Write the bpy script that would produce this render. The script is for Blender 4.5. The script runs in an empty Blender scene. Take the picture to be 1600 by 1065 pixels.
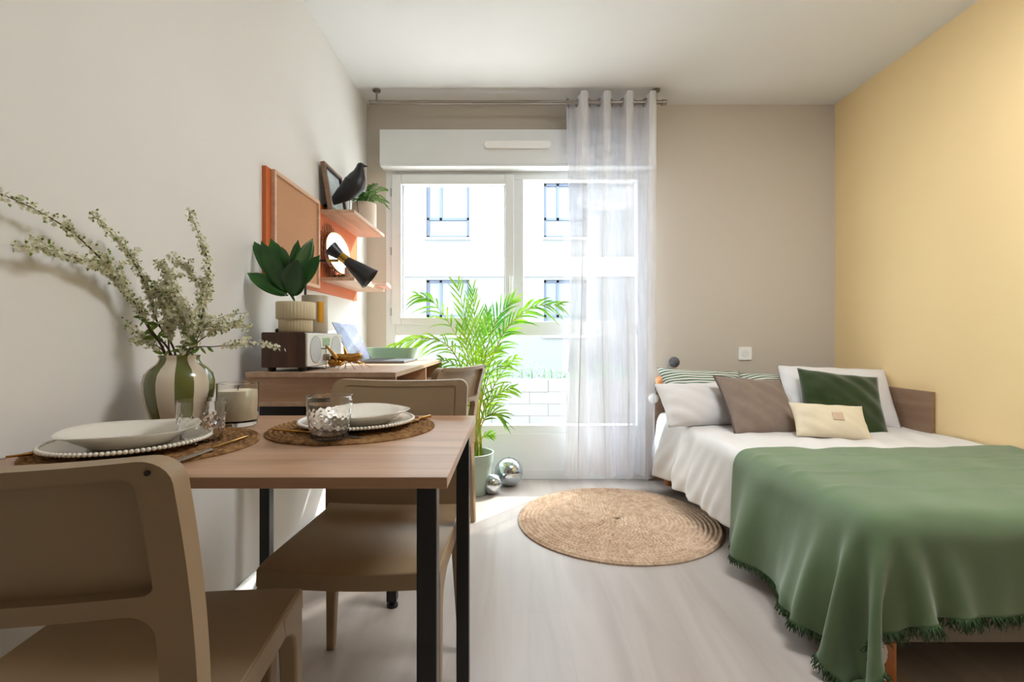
import bpy, bmesh, math, random
import numpy as np
from mathutils import Vector, Matrix, Euler
random.seed(7)
PI = math.pi
sc = bpy.context.scene
COL = sc.collection
# ------------------------------------------------------------------ camera, sky, sun, exposure
F = 755.0                      # focal length in pixels of the 1600 px wide frame
CX, CY, EYE = 798.0, 530.0, 0.969
cam_d = bpy.data.cameras.new('camera'); cam = bpy.data.objects.new('camera', cam_d); COL.objects.link(cam)
cam.location = (0, 0, EYE); cam.rotation_euler = (PI/2, 0, 0)
cam_d.sensor_width = 36; cam_d.lens = F/1600*36
cam_d.shift_x = (800-CX)/1600; cam_d.shift_y = -(532.5-CY)/1600
cam_d.clip_start = 0.02
sc.camera = cam
sc.view_settings.view_transform = 'Standard'; sc.view_settings.look = 'None'
sc.view_settings.exposure = 0.74; sc.view_settings.gamma = 1.0; sc.view_settings.use_curve_mapping = False
world = bpy.data.worlds.new('sky'); sc.world = world; world.use_nodes = True
bgn = world.node_tree.nodes['Background']
bgn.inputs[0].default_value = (0.84, 0.92, 1.0, 1); bgn.inputs[1].default_value = 8.0
sun_d = bpy.data.lights.new('sun', 'SUN'); sun = bpy.data.objects.new('sun', sun_d); COL.objects.link(sun)
sun_d.energy = 7.0; sun_d.angle = math.radians(1.2); sun_d.color = (1.0, 0.96, 0.9)
sun_dir = Vector((-0.66*math.cos(math.radians(36)), -0.75*math.cos(math.radians(36)), -math.sin(math.radians(36))))
sun.rotation_euler = sun_dir.to_track_quat('-Z', 'Y').to_euler(); sun.location = (6, 9, 7)
# sampling portal in the window opening (adds no light of its own)
por_d = bpy.data.lights.new('window_portal', 'AREA'); por = bpy.data.objects.new('window_portal', por_d); COL.objects.link(por)
por_d.shape = 'RECTANGLE'; por_d.size = 1.8; por_d.size_y = 1.8; por_d.cycles.is_portal = True
por.location = (0.09, 3.42, 1.25); por.rotation_euler = (-PI/2, 0, 0)

# ------------------------------------------------------------------ helpers
def W(px, py, s):
    """pixel at scale s (px per metre) -> world point"""
    return Vector(((px-CX)/s, F/s, EYE-(py-CY)/s))
def lin(c):
    c = c.lstrip('#'); r = []
    for i in (0, 2, 4):
        v = int(c[i:i+2], 16)/255
        r.append(v/12.92 if v <= 0.04045 else ((v+0.055)/1.055)**2.4)
    return (r[0], r[1], r[2], 1)

class G:
    def __init__(s): s.v = []; s.f = []; s.m = []; s.cur = 0; s.M = None
    def pt(s, p):
        p = Vector(p)
        if s.M is not None: p = s.M @ p
        s.v.append(tuple(p)); return len(s.v)-1
    def face(s, ids): s.f.append(tuple(ids)); s.m.append(s.cur)
    def box(s, a, b):
        x0, y0, z0 = a; x1, y1, z1 = b
        i = [s.pt(p) for p in ((x0,y0,z0),(x1,y0,z0),(x1,y1,z0),(x0,y1,z0),(x0,y0,z1),(x1,y0,z1),(x1,y1,z1),(x0,y1,z1))]
        for q in ((3,2,1,0),(4,5,6,7),(0,1,5,4),(1,2,6,5),(2,3,7,6),(3,0,4,7)): s.face([i[k] for k in q])
        return s
    def loft(s, rings, cap=True, close=False):
        ids = [[s.pt(p) for p in r] for r in rings]; n = len(ids[0])
        for a in range(len(ids)-1):
            for k in range(n): s.face((ids[a][k], ids[a][(k+1)%n], ids[a+1][(k+1)%n], ids[a+1][k]))
        if close:
            for k in range(n): s.face((ids[-1][k], ids[-1][(k+1)%n], ids[0][(k+1)%n], ids[0][k]))
        elif cap:
            s.face(ids[0][::-1]); s.face(ids[-1])
        return s
    def tube(s, pts, r, n=8, cap=True, flat=1.0):
        pts = [Vector(p) for p in pts]
        rs = r if isinstance(r, (list, tuple)) else [r]*len(pts)
        rings = []; up = None
        for i, p in enumerate(pts):
            d = (pts[min(i+1, len(pts)-1)]-pts[max(i-1, 0)]).normalized()
            if up is None:
                up = Vector((0, 0, 1)) if abs(d.z) < 0.9 else Vector((1, 0, 0))
            a = d.cross(up).normalized(); up = a.cross(d).normalized()
            rings.append([p + a*math.cos(2*PI*k/n)*rs[i]*flat + up*math.sin(2*PI*k/n)*rs[i] for k in range(n)])
        return s.loft(rings, cap)
    def lathe(s, prof, n=32, c=(0, 0, 0), closed=False):
        rings = [[(c[0]+r*math.cos(2*PI*k/n), c[1]+r*math.sin(2*PI*k/n), c[2]+z) for k in range(n)] for r, z in prof]
        return s.loft(rings, not closed, closed)
    def ball(s, c, r, nu=16, nv=10, sz=(1, 1, 1)):
        rings = []
        for j in range(nv+1):
            t = -PI/2+PI*(0.02+0.96*j/nv)
            rings.append([(c[0]+r*sz[0]*math.cos(t)*math.cos(2*PI*k/nu), c[1]+r*sz[1]*math.cos(t)*math.sin(2*PI*k/nu), c[2]+r*sz[2]*math.sin(t)) for k in range(nu)])
        return s.loft(rings)
    def grid(s, fn, nu, nv, wrap=False):
        ids = [[s.pt(fn(i/nu, j/nv)) for j in range(nv+1)] for i in range(nu if wrap else nu+1)]
        for i in range(nu):
            for j in range(nv):
                a = ids[i]; b = ids[(i+1) % len(ids)]
                s.face((a[j], b[j], b[j+1], a[j+1]))
        return s
    def torus(s, c, R, r, n=32, m=10, axis='z'):
        for_ = []
        def P(u, v):
            a = 2*PI*u; b = 2*PI*v; x = (R+r*math.cos(b))*math.cos(a); y = (R+r*math.cos(b))*math.sin(a); z = r*math.sin(b)
            q = {'z': (x, y, z), 'y': (x, z, y), 'x': (z, x, y)}[axis]
            return (c[0]+q[0], c[1]+q[1], c[2]+q[2])
        return s.loft([[P(i/n, j/m) for j in range(m)] for i in range(n)], False, True)
    def prism(s, poly, a, b, axis='y'):
        """extrude a 2D polygon between a and b along axis"""
        def q(p, t): return {'y': (p[0], t, p[1]), 'x': (t, p[0], p[1]), 'z': (p[0], p[1], t)}[axis]
        return s.loft([[q(p, a) for p in poly], [q(p, b) for p in poly]])

def setp(o, label=None, cat=None, group=None, kind=None):
    if label: o['label'] = label
    if cat: o['category'] = cat
    if group: o['group'] = group
    if kind: o['kind'] = kind
    return o
def thing(name, loc, label, cat, rz=0, group=None, rot=None):
    o = bpy.data.objects.new(name, None); COL.objects.link(o); o.empty_display_size = 0.05
    o.location = loc; o.rotation_euler = rot if rot is not None else (0, 0, rz)
    return setp(o, label, cat, group)
def link_mesh(name, me, mat, parent, smooth, bevel, seg, subd, solid, loc, rot):
    for m in (mat if isinstance(mat, (list, tuple)) else [mat]): me.materials.append(m)
    if smooth is not None:
        me.polygons.foreach_set('use_smooth', [True]*len(me.polygons)); me.set_sharp_from_angle(angle=math.radians(smooth))
    o = bpy.data.objects.new(name, me); COL.objects.link(o); o.parent = parent
    if loc is not None: o.location = loc
    if rot is not None: o.rotation_euler = rot
    if solid: mo = o.modifiers.new('solid', 'SOLIDIFY'); mo.thickness = solid; mo.offset = 0
    if bevel:
        mo = o.modifiers.new('bevel', 'BEVEL'); mo.width = bevel; mo.segments = seg; mo.limit_method = 'ANGLE'; mo.angle_limit = math.radians(40)
        if smooth is None:
            me.polygons.foreach_set('use_smooth', [True]*len(me.polygons)); mo.harden_normals = True
            me.set_sharp_from_angle(angle=math.radians(40))
    if subd: mo = o.modifiers.new('sub', 'SUBSURF'); mo.levels = subd; mo.render_levels = subd
    return o
def obj(name, g, mat, parent=None, smooth=None, bevel=0, seg=2, subd=0, solid=0, loc=None, rot=None, fix=True, **kw):
    me = bpy.data.meshes.new(name); me.from_pydata(g.v, [], g.f)
    if fix:
        bm = bmesh.new(); bm.from_mesh(me); bmesh.ops.recalc_face_normals(bm, faces=bm.faces); bm.to_mesh(me); bm.free()
    me.polygons.foreach_set('material_index', g.m)
    o = link_mesh(name, me, mat, parent, smooth, bevel, seg, subd, solid, loc, rot)
    return setp(o, **kw)
def bx(name, a, b, mat, parent=None, bevel=0.002, **kw): return obj(name, G().box(a, b), mat, parent, bevel=bevel, **kw)
def copy_tree(o, parent=None):
    c = o.copy(); COL.objects.link(c)
    if parent: c.parent = parent
    for ch in [k for k in bpy.data.objects if k.parent == o]: copy_tree(ch, c)
    return c
def rrect(x0, x1, z0, z1, r, n=6):
    pts = []
    rr = r if isinstance(r, (list, tuple)) else [r]*4
    for (cx, cz, a0, q) in ((x1-rr[0], z0+rr[0], -90, rr[0]), (x1-rr[1], z1-rr[1], 0, rr[1]), (x0+rr[2], z1-rr[2], 90, rr[2]), (x0+rr[3], z0+rr[3], 180, rr[3])):
        for k in range(n+1):
            a = math.radians(a0+90*k/n); pts.append((cx+q*math.cos(a), cz+q*math.sin(a)))
    return pts
def spline(pts, n=8):
    P = [Vector(p) for p in pts]; out = []
    for i in range(len(P)-1):
        p0 = P[max(i-1, 0)]; p1 = P[i]; p2 = P[i+1]; p3 = P[min(i+2, len(P)-1)]
        for k in range(n):
            t = k/n
            out.append(0.5*((2*p1)+(p2-p0)*t+(2*p0-5*p1+4*p2-p3)*t*t+(3*p1-p0-3*p2+p3)*t*t*t))
    out.append(P[-1]); return out

# ------------------------------------------------------------------ materials
def newmat(name):
    m = bpy.data.materials.new(name); m.use_nodes = True; nt = m.node_tree
    return m, nt, nt.nodes['Principled BSDF']
def N(nt, t, **kw):
    n = nt.nodes.new(t)
    for k, v in kw.items(): setattr(n, k, v)
    return n
def coords(nt, scale=(1, 1, 1), rot=(0, 0, 0), src='Object'):
    tc = N(nt, 'ShaderNodeTexCoord'); mp = N(nt, 'ShaderNodeMapping')
    mp.inputs['Scale'].default_value = scale; mp.inputs['Rotation'].default_value = rot
    nt.links.new(tc.outputs[src], mp.inputs[0]); return mp.outputs[0]
def ramp(nt, fac, stops):
    r = N(nt, 'ShaderNodeValToRGB'); e = r.color_ramp.elements
    e[0].position, e[0].color = stops[0]; e[1].position, e[1].color = stops[-1]
    for p, c in stops[1:-1]:
        q = e.new(p); q.color = c
    nt.links.new(fac, r.inputs[0]); return r.outputs[0]
def bump(nt, b, h, strength, dist=0.002):
    n = N(nt, 'ShaderNodeBump'); n.inputs['Strength'].default_value = strength; n.inputs['Distance'].default_value = dist
    nt.links.new(h, n.inputs['Height']); nt.links.new(n.outputs[0], b.inputs['Normal'])
def pm(name, col, rough=0.5, metal=0, vary=0.06, vs=8, bs=0, bst=0.2, spec=0.5, sheen=0, coat=0, emit=0, trans=0, sub=0, stretch=(1, 1, 1)):
    m, nt, b = newmat(name); c = lin(col)
    tx = N(nt, 'ShaderNodeTexNoise'); tx.inputs['Scale'].default_value = vs; tx.inputs['Detail'].default_value = 4
    nt.links.new(coords(nt, stretch), tx.inputs['Vector'])
    lo = tuple(max(0, x*(1-vary)) for x in c[:3])+(1,); hi = tuple(min(1, x*(1+vary)) for x in c[:3])+(1,)
    nt.links.new(ramp(nt, tx.outputs['Fac'], [(0.3, lo), (0.7, hi)]), b.inputs['Base Color'])
    b.inputs['Roughness'].default_value = rough; b.inputs['Metallic'].default_value = metal
    b.inputs['Specular IOR Level'].default_value = spec
    if sheen: b.inputs['Sheen Weight'].default_value = sheen
    if coat: b.inputs['Coat Weight'].default_value = coat; b.inputs['Coat Roughness'].default_value = 0.06
    if trans: b.inputs['Transmission Weight'].default_value = trans
    if sub: b.inputs['Subsurface Weight'].default_value = sub; b.inputs['Subsurface Radius'].default_value = (0.01, 0.008, 0.006)
    if bs:
        t2 = N(nt, 'ShaderNodeTexNoise'); t2.inputs['Scale'].default_value = bs; t2.inputs['Detail'].default_value = 3
        nt.links.new(coords(nt, stretch), t2.inputs['Vector']); bump(nt, b, t2.outputs['Fac'], bst)
    if emit: b.inputs['Emission Color'].default_value = c; b.inputs['Emission Strength'].default_value = emit
    return m
def wood(name, c1, c2, c3, axis='x', rough=0.42, freq=1.0, bst=0.12):
    m, nt, b = newmat(name)
    k = {'x': (1.6, 22, 22), 'y': (22, 1.6, 22), 'z': (22, 22, 1.6)}[axis]
    co = coords(nt, tuple(a*freq for a in k))
    t = N(nt, 'ShaderNodeTexNoise'); t.inputs['Scale'].default_value = 1.0; t.inputs['Detail'].default_value = 7; t.inputs['Roughness'].default_value = 0.62; t.inputs['Distortion'].default_value = 0.6
    nt.links.new(co, t.inputs['Vector'])
    nt.links.new(ramp(nt, t.outputs['Fac'], [(0.32, lin(c1)), (0.5, lin(c2)), (0.7, lin(c3))]), b.inputs['Base Color'])
    b.inputs['Roughness'].default_value = rough; bump(nt, b, t.outputs['Fac'], bst, 0.001)
    return m
def weave(name, c1, c2, scale=900, rough=0.9, bst=0.4):
    m, nt, b = newmat(name); co = coords(nt)
    mix = None; outs = []
    for d in ('X', 'Z'):
        w = N(nt, 'ShaderNodeTexWave', wave_type='BANDS', bands_direction=d); w.inputs['Scale'].default_value = scale/20; w.inputs['Distortion'].default_value = 2.5; w.inputs['Detail'].default_value = 2; w.inputs['Detail Scale'].default_value = 3
        nt.links.new(co, w.inputs['Vector']); outs.append(w.outputs['Fac'])
    a = N(nt, 'ShaderNodeMath', operation='MULTIPLY'); nt.links.new(outs[0], a.inputs[0]); nt.links.new(outs[1], a.inputs[1])
    nt.links.new(ramp(nt, a.outputs[0], [(0.0, lin(c1)), (0.6, lin(c2))]), b.inputs['Base Color'])
    b.inputs['Roughness'].default_value = rough; bump(nt, b, a.outputs[0], bst, 0.001); return m
def leafmat(name, c1, c2, tr=0.35, rough=0.4, vs=6):
    m, nt, b = newmat(name)
    t = N(nt, 'ShaderNodeTexNoise'); t.inputs['Scale'].default_value = vs; nt.links.new(coords(nt), t.inputs['Vector'])
    c = ramp(nt, t.outputs['Fac'], [(0.35, lin(c1)), (0.65, lin(c2))])
    nt.links.new(c, b.inputs['Base Color']); b.inputs['Roughness'].default_value = rough
    tl = N(nt, 'ShaderNodeBsdfTranslucent'); nt.links.new(c, tl.inputs[0])
    mx = N(nt, 'ShaderNodeMixShader'); mx.inputs[0].default_value = tr
    nt.links.new(b.outputs[0], mx.inputs[1]); nt.links.new(tl.outputs[0], mx.inputs[2])
    nt.links.new(mx.outputs[0], nt.nodes['Material Output'].inputs[0]); return m
def paneglass(name, tint=(0.97, 0.99, 0.98, 1), ior=1.45):
    m, nt, b = newmat(name); nt.nodes.remove(b)
    tr = N(nt, 'ShaderNodeBsdfTransparent'); tr.inputs[0].default_value = tint
    gl = N(nt, 'ShaderNodeBsdfGlossy'); gl.inputs['Roughness'].default_value = 0.02
    mx = N(nt, 'ShaderNodeMixShader'); mx.inputs[0].default_value = 0.05; nt.links.new(tr.outputs[0], mx.inputs[1]); nt.links.new(gl.outputs[0], mx.inputs[2])
    nt.links.new(mx.outputs[0], nt.nodes['Material Output'].inputs[0]); return m
def sheer(name, col, see, trl=0.6):
    m, nt, b = newmat(name); nt.nodes.remove(b)
    tr = N(nt, 'ShaderNodeBsdfTransparent'); di = N(nt, 'ShaderNodeBsdfDiffuse'); tl = N(nt, 'ShaderNodeBsdfTranslucent')
    w = N(nt, 'ShaderNodeTexNoise'); w.inputs['Scale'].default_value = 60; nt.links.new(coords(nt, (1, 1, 0.1)), w.inputs['Vector'])
    c = ramp(nt, w.outputs['Fac'], [(0.3, lin(col)), (0.7, lin('ececf1'))])
    nt.links.new(c, di.inputs[0]); nt.links.new(c, tl.inputs[0])
    a = N(nt, 'ShaderNodeMixShader'); a.inputs[0].default_value = trl; nt.links.new(di.outputs[0], a.inputs[1]); nt.links.new(tl.outputs[0], a.inputs[2])
    mx = N(nt, 'ShaderNodeMixShader'); mx.inputs[0].default_value = see; nt.links.new(a.outputs[0], mx.inputs[1]); nt.links.new(tr.outputs[0], mx.inputs[2])
    nt.links.new(mx.outputs[0], nt.nodes['Material Output'].inputs[0]); return m
def glassmat(name, col=(1, 1, 1, 1), rough=0.0):
    m, nt, b = newmat(name); b.inputs['Base Color'].default_value = col
    b.inputs['Transmission Weight'].default_value = 1; b.inputs['Roughness'].default_value = rough; b.inputs['IOR'].default_value = 1.45
    return m

M = {}
M['white_paint'] = pm('white_paint', 'e3e0dc', 0.75, vary=0.012, vs=2, bs=120, bst=0.05, spec=0.25)
M['ceiling_paint'] = pm('ceiling_paint', 'e9e8e8', 0.8, vary=0.01, vs=2, bs=120, bst=0.04, spec=0.2)
M['beige_paint'] = pm('beige_paint', 'cdc3b6', 0.8, vary=0.012, vs=2, bs=140, bst=0.05, spec=0.2)
M['yellow_paint'] = pm('yellow_paint', 'f0d4a0', 0.75, vary=0.012, vs=2, bs=140, bst=0.05, spec=0.2)
M['pvc'] = pm('white_pvc', 'e6e8e8', 0.32, vary=0.01, spec=0.4)
M['oak'] = wood('sonoma_oak', '9e7c60', 'b38d70', 'c29d80', 'x', 0.36, 0.7)
M['oak_y'] = wood('desk_oak', 'a4866d', 'b8987f', 'c6a890', 'y', 0.42, 0.7)
M['board_oak_y'] = wood('bed_oak_side', '80644f', '8f715a', '9d7f67', 'y', 0.5)
M['board_oak'] = wood('bed_oak', '80644f', '8f715a', '9d7f67', 'x', 0.5)
M['black_metal'] = pm('black_metal', '0c0b0b', 0.35, vary=0.1, spec=0.5)
M['taupe'] = pm('taupe_plastic', '957e62', 0.42, vary=0.02, bs=500, bst=0.06, spec=0.4)
M['orange_wood'] = wood('orange_leg_wood', '96541f', 'b56a2c', 'c9813e', 'z', 0.35)
M['orange_paint'] = pm('orange_panel', 'cb672f', 0.5, vary=0.03)
M['cork'] = pm('cork', 'bd8c68', 0.9, vary=0.22, vs=260, bs=300, bst=0.3)
M['pale_wood'] = wood('pale_frame_wood', 'c6997a', 'd5ab8c', 'e0bb9e', 'y', 0.45)
M['shelf_wood'] = wood('shelf_wood', 'b48f74', 'c8a58b', 'd8b9a0', 'y', 0.45)
M['walnut'] = wood('walnut', '2e1a11', '45291b', '5a3724', 'z', 0.38)
M['silver_face'] = pm('silver_face', 'd9d7d2', 0.35, vary=0.02)
M['grille'] = pm('speaker_grille', 'b9bbbd', 0.5, vary=0.25, vs=400)
M['cream_ceramic'] = pm('cream_ceramic', 'cdbf9d', 0.6, vary=0.03, bs=60, bst=0.06)
M['beige_ceramic'] = pm('beige_ceramic', 'b3a58e', 0.5, vary=0.03)
M['brass'] = pm('brass', 'c79a45', 0.24, 1, vary=0.05)
M['gold'] = pm('gold_metal', 'b98a45', 0.27, 1, vary=0.15, vs=60)
M['steel'] = pm('steel', 'b8b8b8', 0.22, 1, vary=0.03)
M['nickel'] = pm('nickel', '9a9189', 0.35, 1, vary=0.03)
M['lamp_black'] = pm('lamp_black', '26262a', 0.38, vary=0.03)
M['bird_black'] = pm('bird_black', '1f1f22', 0.42, vary=0.04)
M['white_ceramic'] = pm('white_glaze', 'e9e2d6', 0.18, vary=0.01, coat=0.4)
M['glass'] = glassmat('clear_glass')
M['pane'] = paneglass('window_glass')
M['wax'] = pm('candle_wax', 'efe3c6', 0.45, vary=0.02, sub=0.4)
M['sheer'] = sheer('sheer_curtain', 'dedee6', 0.27, 0.05)
M['sheet'] = pm('white_linen', 'dfdbd9', 0.85, vary=0.02, vs=4, bs=26, bst=0.5, sheen=0.2, spec=0.2)
M['pillow_white'] = pm('white_cotton', 'dfdbda', 0.85, vary=0.015, bs=22, bst=0.45, sheen=0.2, spec=0.2)
M['throw'] = pm('green_cotton', '657958', 0.9, vary=0.1, vs=5, bs=34, bst=0.3, sheen=0.35, spec=0.15)
M['fringe'] = pm('green_fringe', '44593c', 0.95, vary=0.2, vs=80, spec=0.1)
M['taupe_cloth'] = pm('taupe_cloth', '87766a', 0.9, vary=0.06, vs=30, bs=30, bst=0.4, sheen=0.2, spec=0.15)
M['velvet'] = pm('dark_green_velvet', '2c3b1b', 0.9, vary=0.25, vs=12, bs=26, bst=0.4, sheen=0.5, spec=0.1)
M['cream_cloth'] = pm('cream_cloth', 'dfd1b6', 0.9, vary=0.04, bs=40, bst=0.4, sheen=0.2, spec=0.15)
M['patch'] = pm('patch_cloth', 'cdb39a', 0.9, vary=0.1, vs=200)
M['base_fabric'] = weave('grey_box_fabric', '6f665b', 'a39888', 3200)
M['leaf_dark'] = leafmat('rubber_leaf', '1f4a18', '2c6522', 0.12, 0.25)
M['leaf_palm'] = leafmat('palm_leaf', '3c8420', '9cc436', 0.4, 0.4, 4)
M['stalk'] = leafmat('palm_stalk', '8aa83a', 'cdb84a', 0.2, 0.4)
M['leaf_fern'] = leafmat('fern_leaf', '4a8436', '86ab58', 0.35, 0.45)
M['leaf_small'] = leafmat('blossom_leaf', '55752a', '8aa548', 0.3, 0.45, 40)
M['petal'] = leafmat('petal', 'dfdcbc', 'f4f1dc', 0.35, 0.6, 40)
M['twig'] = pm('twig_bark', '4a3524', 0.8, vary=0.25, vs=60, bs=90)
M['soil'] = pm('soil', '2d2219', 0.95, vary=0.4, vs=60, bs=60, bst=0.8)
M['pot_grey'] = pm('pot_greygreen', '8e9b8d', 0.45, vary=0.03)
M['pot_blush'] = pm('pot_blush', 'dcc8b6', 0.6, vary=0.03)
M['lavender'] = pm('laptop_metal', '8d8f98', 0.3, 0.85, vary=0.02)
M['dark'] = pm('dark_rubber', '15120f', 0.6, vary=0.1)
M['facade'] = pm('facade_render', '636465', 0.9, vary=0.02, vs=0.6, bs=30, bst=0.1)
M['stone'] = pm('pale_stone', '646260', 0.9, vary=0.06, vs=1.5, bs=20, bst=0.3)
M['ground_pale'] = pm('pale_ground', 'cfccc6', 0.9, vary=0.06, vs=1.5)
M['hedge'] = leafmat('hedge_leaf', '4d6b4a', '86a07c', 0.3, 0.6, 3)
M['window_blue'] = pm('facade_window_frame', '3d4759', 0.5, vary=0.03)
M['window_pane_far'] = pm('facade_window_glass', '4a515d', 0.3, vary=0.04, vs=1, spec=0.8)
M['mirror'] = pm('mirror_glass', 'eeeeee', 0.03, 1, vary=0.0)
M['plastic_white'] = pm('white_plastic', 'f7f7f6', 0.35, vary=0.01)
M['sill_grey'] = pm('sill_grey', 'a4a8aa', 0.5, vary=0.02)

def floor_mat():
    m, nt, b = newmat('pale_laminate')
    br = N(nt, 'ShaderNodeTexBrick'); br.offset = 0.37; br.inputs['Scale'].default_value = 1
    br.inputs['Brick Width'].default_value = 1.25; br.inputs['Row Height'].default_value = 0.19; br.inputs['Mortar Size'].default_value = 0.0008
    br.inputs['Color1'].default_value = (0.42, 0.42, 0.42, 1); br.inputs['Color2'].default_value = (0.6, 0.6, 0.6, 1); br.inputs['Mortar'].default_value = (0.15, 0.15, 0.15, 1)
    nt.links.new(coords(nt, (1, 1, 1), (0, 0, PI/2)), br.inputs['Vector'])
    t = N(nt, 'ShaderNodeTexNoise'); t.inputs['Scale'].default_value = 1; t.inputs['Detail'].default_value = 7; t.inputs['Distortion'].default_value = 0.8
    nt.links.new(coords(nt, (9, 0.9, 1)), t.inputs['Vector'])
    mx = N(nt, 'ShaderNodeMix', data_type='RGBA'); mx.inputs[0].default_value = 0.3
    nt.links.new(t.outputs['Fac'], mx.inputs[6]); nt.links.new(br.outputs['Color'], mx.inputs[7])
    nt.links.new(ramp(nt, mx.outputs[2], [(0.25, lin('9c8f86')), (0.5, lin('aea29a')), (0.72, lin('bbb0a8'))]), b.inputs['Base Color'])
    b.inputs['Roughness'].default_value = 0.38; b.inputs['Specular IOR Level'].default_value = 0.45
    bump(nt, b, t.outputs['Fac'], 0.05, 0.001); return m
M['floor'] = floor_mat()
def jute(name, c1, c2, c3):
    m, nt, b = newmat(name)
    t = N(nt, 'ShaderNodeTexNoise'); t.inputs['Scale'].default_value = 34; t.inputs['Detail'].default_value = 8; t.inputs['Roughness'].default_value = 0.7
    nt.links.new(coords(nt), t.inputs['Vector'])
    nt.links.new(ramp(nt, t.outputs['Fac'], [(0.3, lin(c1)), (0.5, lin(c2)), (0.68, lin(c3))]), b.inputs['Base Color'])
    b.inputs['Roughness'].default_value = 0.95; b.inputs['Specular IOR Level'].default_value = 0.1
    t2 = N(nt, 'ShaderNodeTexNoise'); t2.inputs['Scale'].default_value = 260; nt.links.new(coords(nt), t2.inputs['Vector']); bump(nt, b, t2.outputs['Fac'], 0.7, 0.002)
    return m
M['jute'] = jute('jute', 'a5866c', 'c8aa90', 'dec6ad')
M['seagrass'] = jute('seagrass', '553a24', '86623f', 'a9855b')
def stripes(name, ca, cb, scale, dirn='X', thr=0.5, angular=0, off=0.0):
    m, nt, b = newmat(name); tc = N(nt, 'ShaderNodeTexCoord'); sx = N(nt, 'ShaderNodeSeparateXYZ'); nt.links.new(tc.outputs['Object'], sx.inputs[0])
    def mth(op, a, bb=None):
        n = N(nt, 'ShaderNodeMath', operation=op)
        for i, q in enumerate((a, bb)):
            if q is None: continue
            if isinstance(q, (int, float)): n.inputs[i].default_value = q
            else: nt.links.new(q, n.inputs[i])
        return n.outputs[0]
    if angular: v = mth('DIVIDE', mth('ARCTAN2', sx.outputs['Y'], sx.outputs['X']), 2*PI/angular)
    else: v = mth('MULTIPLY', sx.outputs[dirn], scale)
    v = mth('FRACT', mth('ADD', v, 50+off)); v = mth('GREATER_THAN', v, thr)
    mx = N(nt, 'ShaderNodeMix', data_type='RGBA'); nt.links.new(v, mx.inputs[0]); mx.inputs[6].default_value = lin(ca); mx.inputs[7].default_value = lin(cb)
    nt.links.new(mx.outputs[2], b.inputs['Base Color']); b.inputs['Roughness'].default_value = 0.2 if angular else 0.9
    if angular: b.inputs['Coat Weight'].default_value = 0.5
    return m
M['vase'] = stripes('striped_glaze', '60652f', 'ddd0bd', 0, thr=0.5, angular=6, off=0.05)
M['stripe_cloth'] = stripes('striped_cotton', 'e0ddd0', '4c6a5c', 46, 'Z', 0.52)
# ------------------------------------------------------------------ room shell
XL, XR, YB, YN, ZC = -1.0, 2.253, 3.359, -2.7, 2.6
def structure(o): o['kind'] = 'structure'; return o
structure(bx('floor', (XL-0.1, YN-0.1, -0.05), (XR+0.1, YB+0.24, 0), M['floor'], bevel=0))
structure(bx('ceiling', (XL-0.1, YN-0.1, ZC), (XR+0.1, YB+0.24, ZC+0.1), M['ceiling_paint'], bevel=0))
structure(bx('wall_left', (XL-0.1, YN-0.1, 0), (XL, YB+0.24, ZC), M['white_paint'], bevel=0))
structure(bx('wall_right', (XR, YN-0.1, 0), (XR+0.1, YB+0.24, ZC), M['yellow_paint'], bevel=0))
structure(bx('wall_front', (XL, YN-0.1, 0), (XR, YN, ZC), M['white_paint'], bevel=0))
WX0, WX1, WZ0, WZ1 = -0.868, 0.975, 0.312, 2.20
g = G()
g.box((XL, YB, 0), (WX0, YB+0.24, ZC)); g.box((WX1, YB, 0), (XR, YB+0.24, ZC))
g.box((WX0, YB, WZ1), (WX1, YB+0.24, ZC)); g.box((WX0, YB, 0), (WX1, YB+0.24, WZ0))
structure(obj('wall_back', g, M['beige_paint']))
structure(bx('trim_1', (WX0-0.01, YB-0.012, 0.068), (WX1+0.03, YB, 0.318), M['pvc'], bevel=0.003))
g = G(); g.box((XL, YB-0.014, 0), (XR, YB, 0.07)); structure(obj('baseboard_back', g, M['pvc'], bevel=0.003))
structure(bx('baseboard_left', (XL, YN, 0), (XL+0.012, YB-0.014, 0.07), M['pvc'], bevel=0.003))

# window
win = thing('window_1', (0.05, YB, WZ0), None, None); structure(win)
wo = Vector((0.05, YB, WZ0))
def wz(py): return EYE-(py-CY)/226.0-wo.z
def wx(px): return (px-CX)/226.0-wo.x
def ring(name, x0, x1, z0, z1, t, y0, y1, mat, parent, bev=0.004, tt=None):
    tl, tr_, tb, ttp = (t if isinstance(t, tuple) else (t, t, t, t))
    gg = G()
    gg.box((x0, y0, z0), (x0+tl, y1, z1)); gg.box((x1-tr_, y0, z0), (x1, y1, z1))
    gg.box((x0+tl, y0, z0), (x1-tr_, y1, z0+tb)); gg.box((x0+tl, y0, z1-ttp), (x1-tr_, y1, z1))
    return obj(name, gg, mat, parent, bevel=bev)
g = G()
x0, x1 = WX0-wo.x, WX1-wo.x; z0, z1 = 0.0, WZ1-WZ0
g.box((x0, 0.0, z0), (wx(617), 0.08, z1)); g.box((wx(997), 0.0, z0), (x1, 0.08, z1))
g.box((wx(617), 0.0, wz(279)), (wx(997), 0.08, z1)); g.box((wx(617), 0.0, z0), (wx(997), 0.08, wz(665)))
g.box((wx(617), 0.0, wz(524)), (wx(997), 0.08, wz(502))); g.box((wx(801), 0.0, wz(502)), (wx(818), 0.08, wz(279)))
structure(obj('window_frame', g, M['pvc'], win, bevel=0.004))
s1 = ring('sash', wx(612), wx(803), wz(507), wz(272), (0.066, 0.062, 0.05, 0.07), -0.022, 0.05, M['pvc'], win, 0.006); structure(s1)
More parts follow.
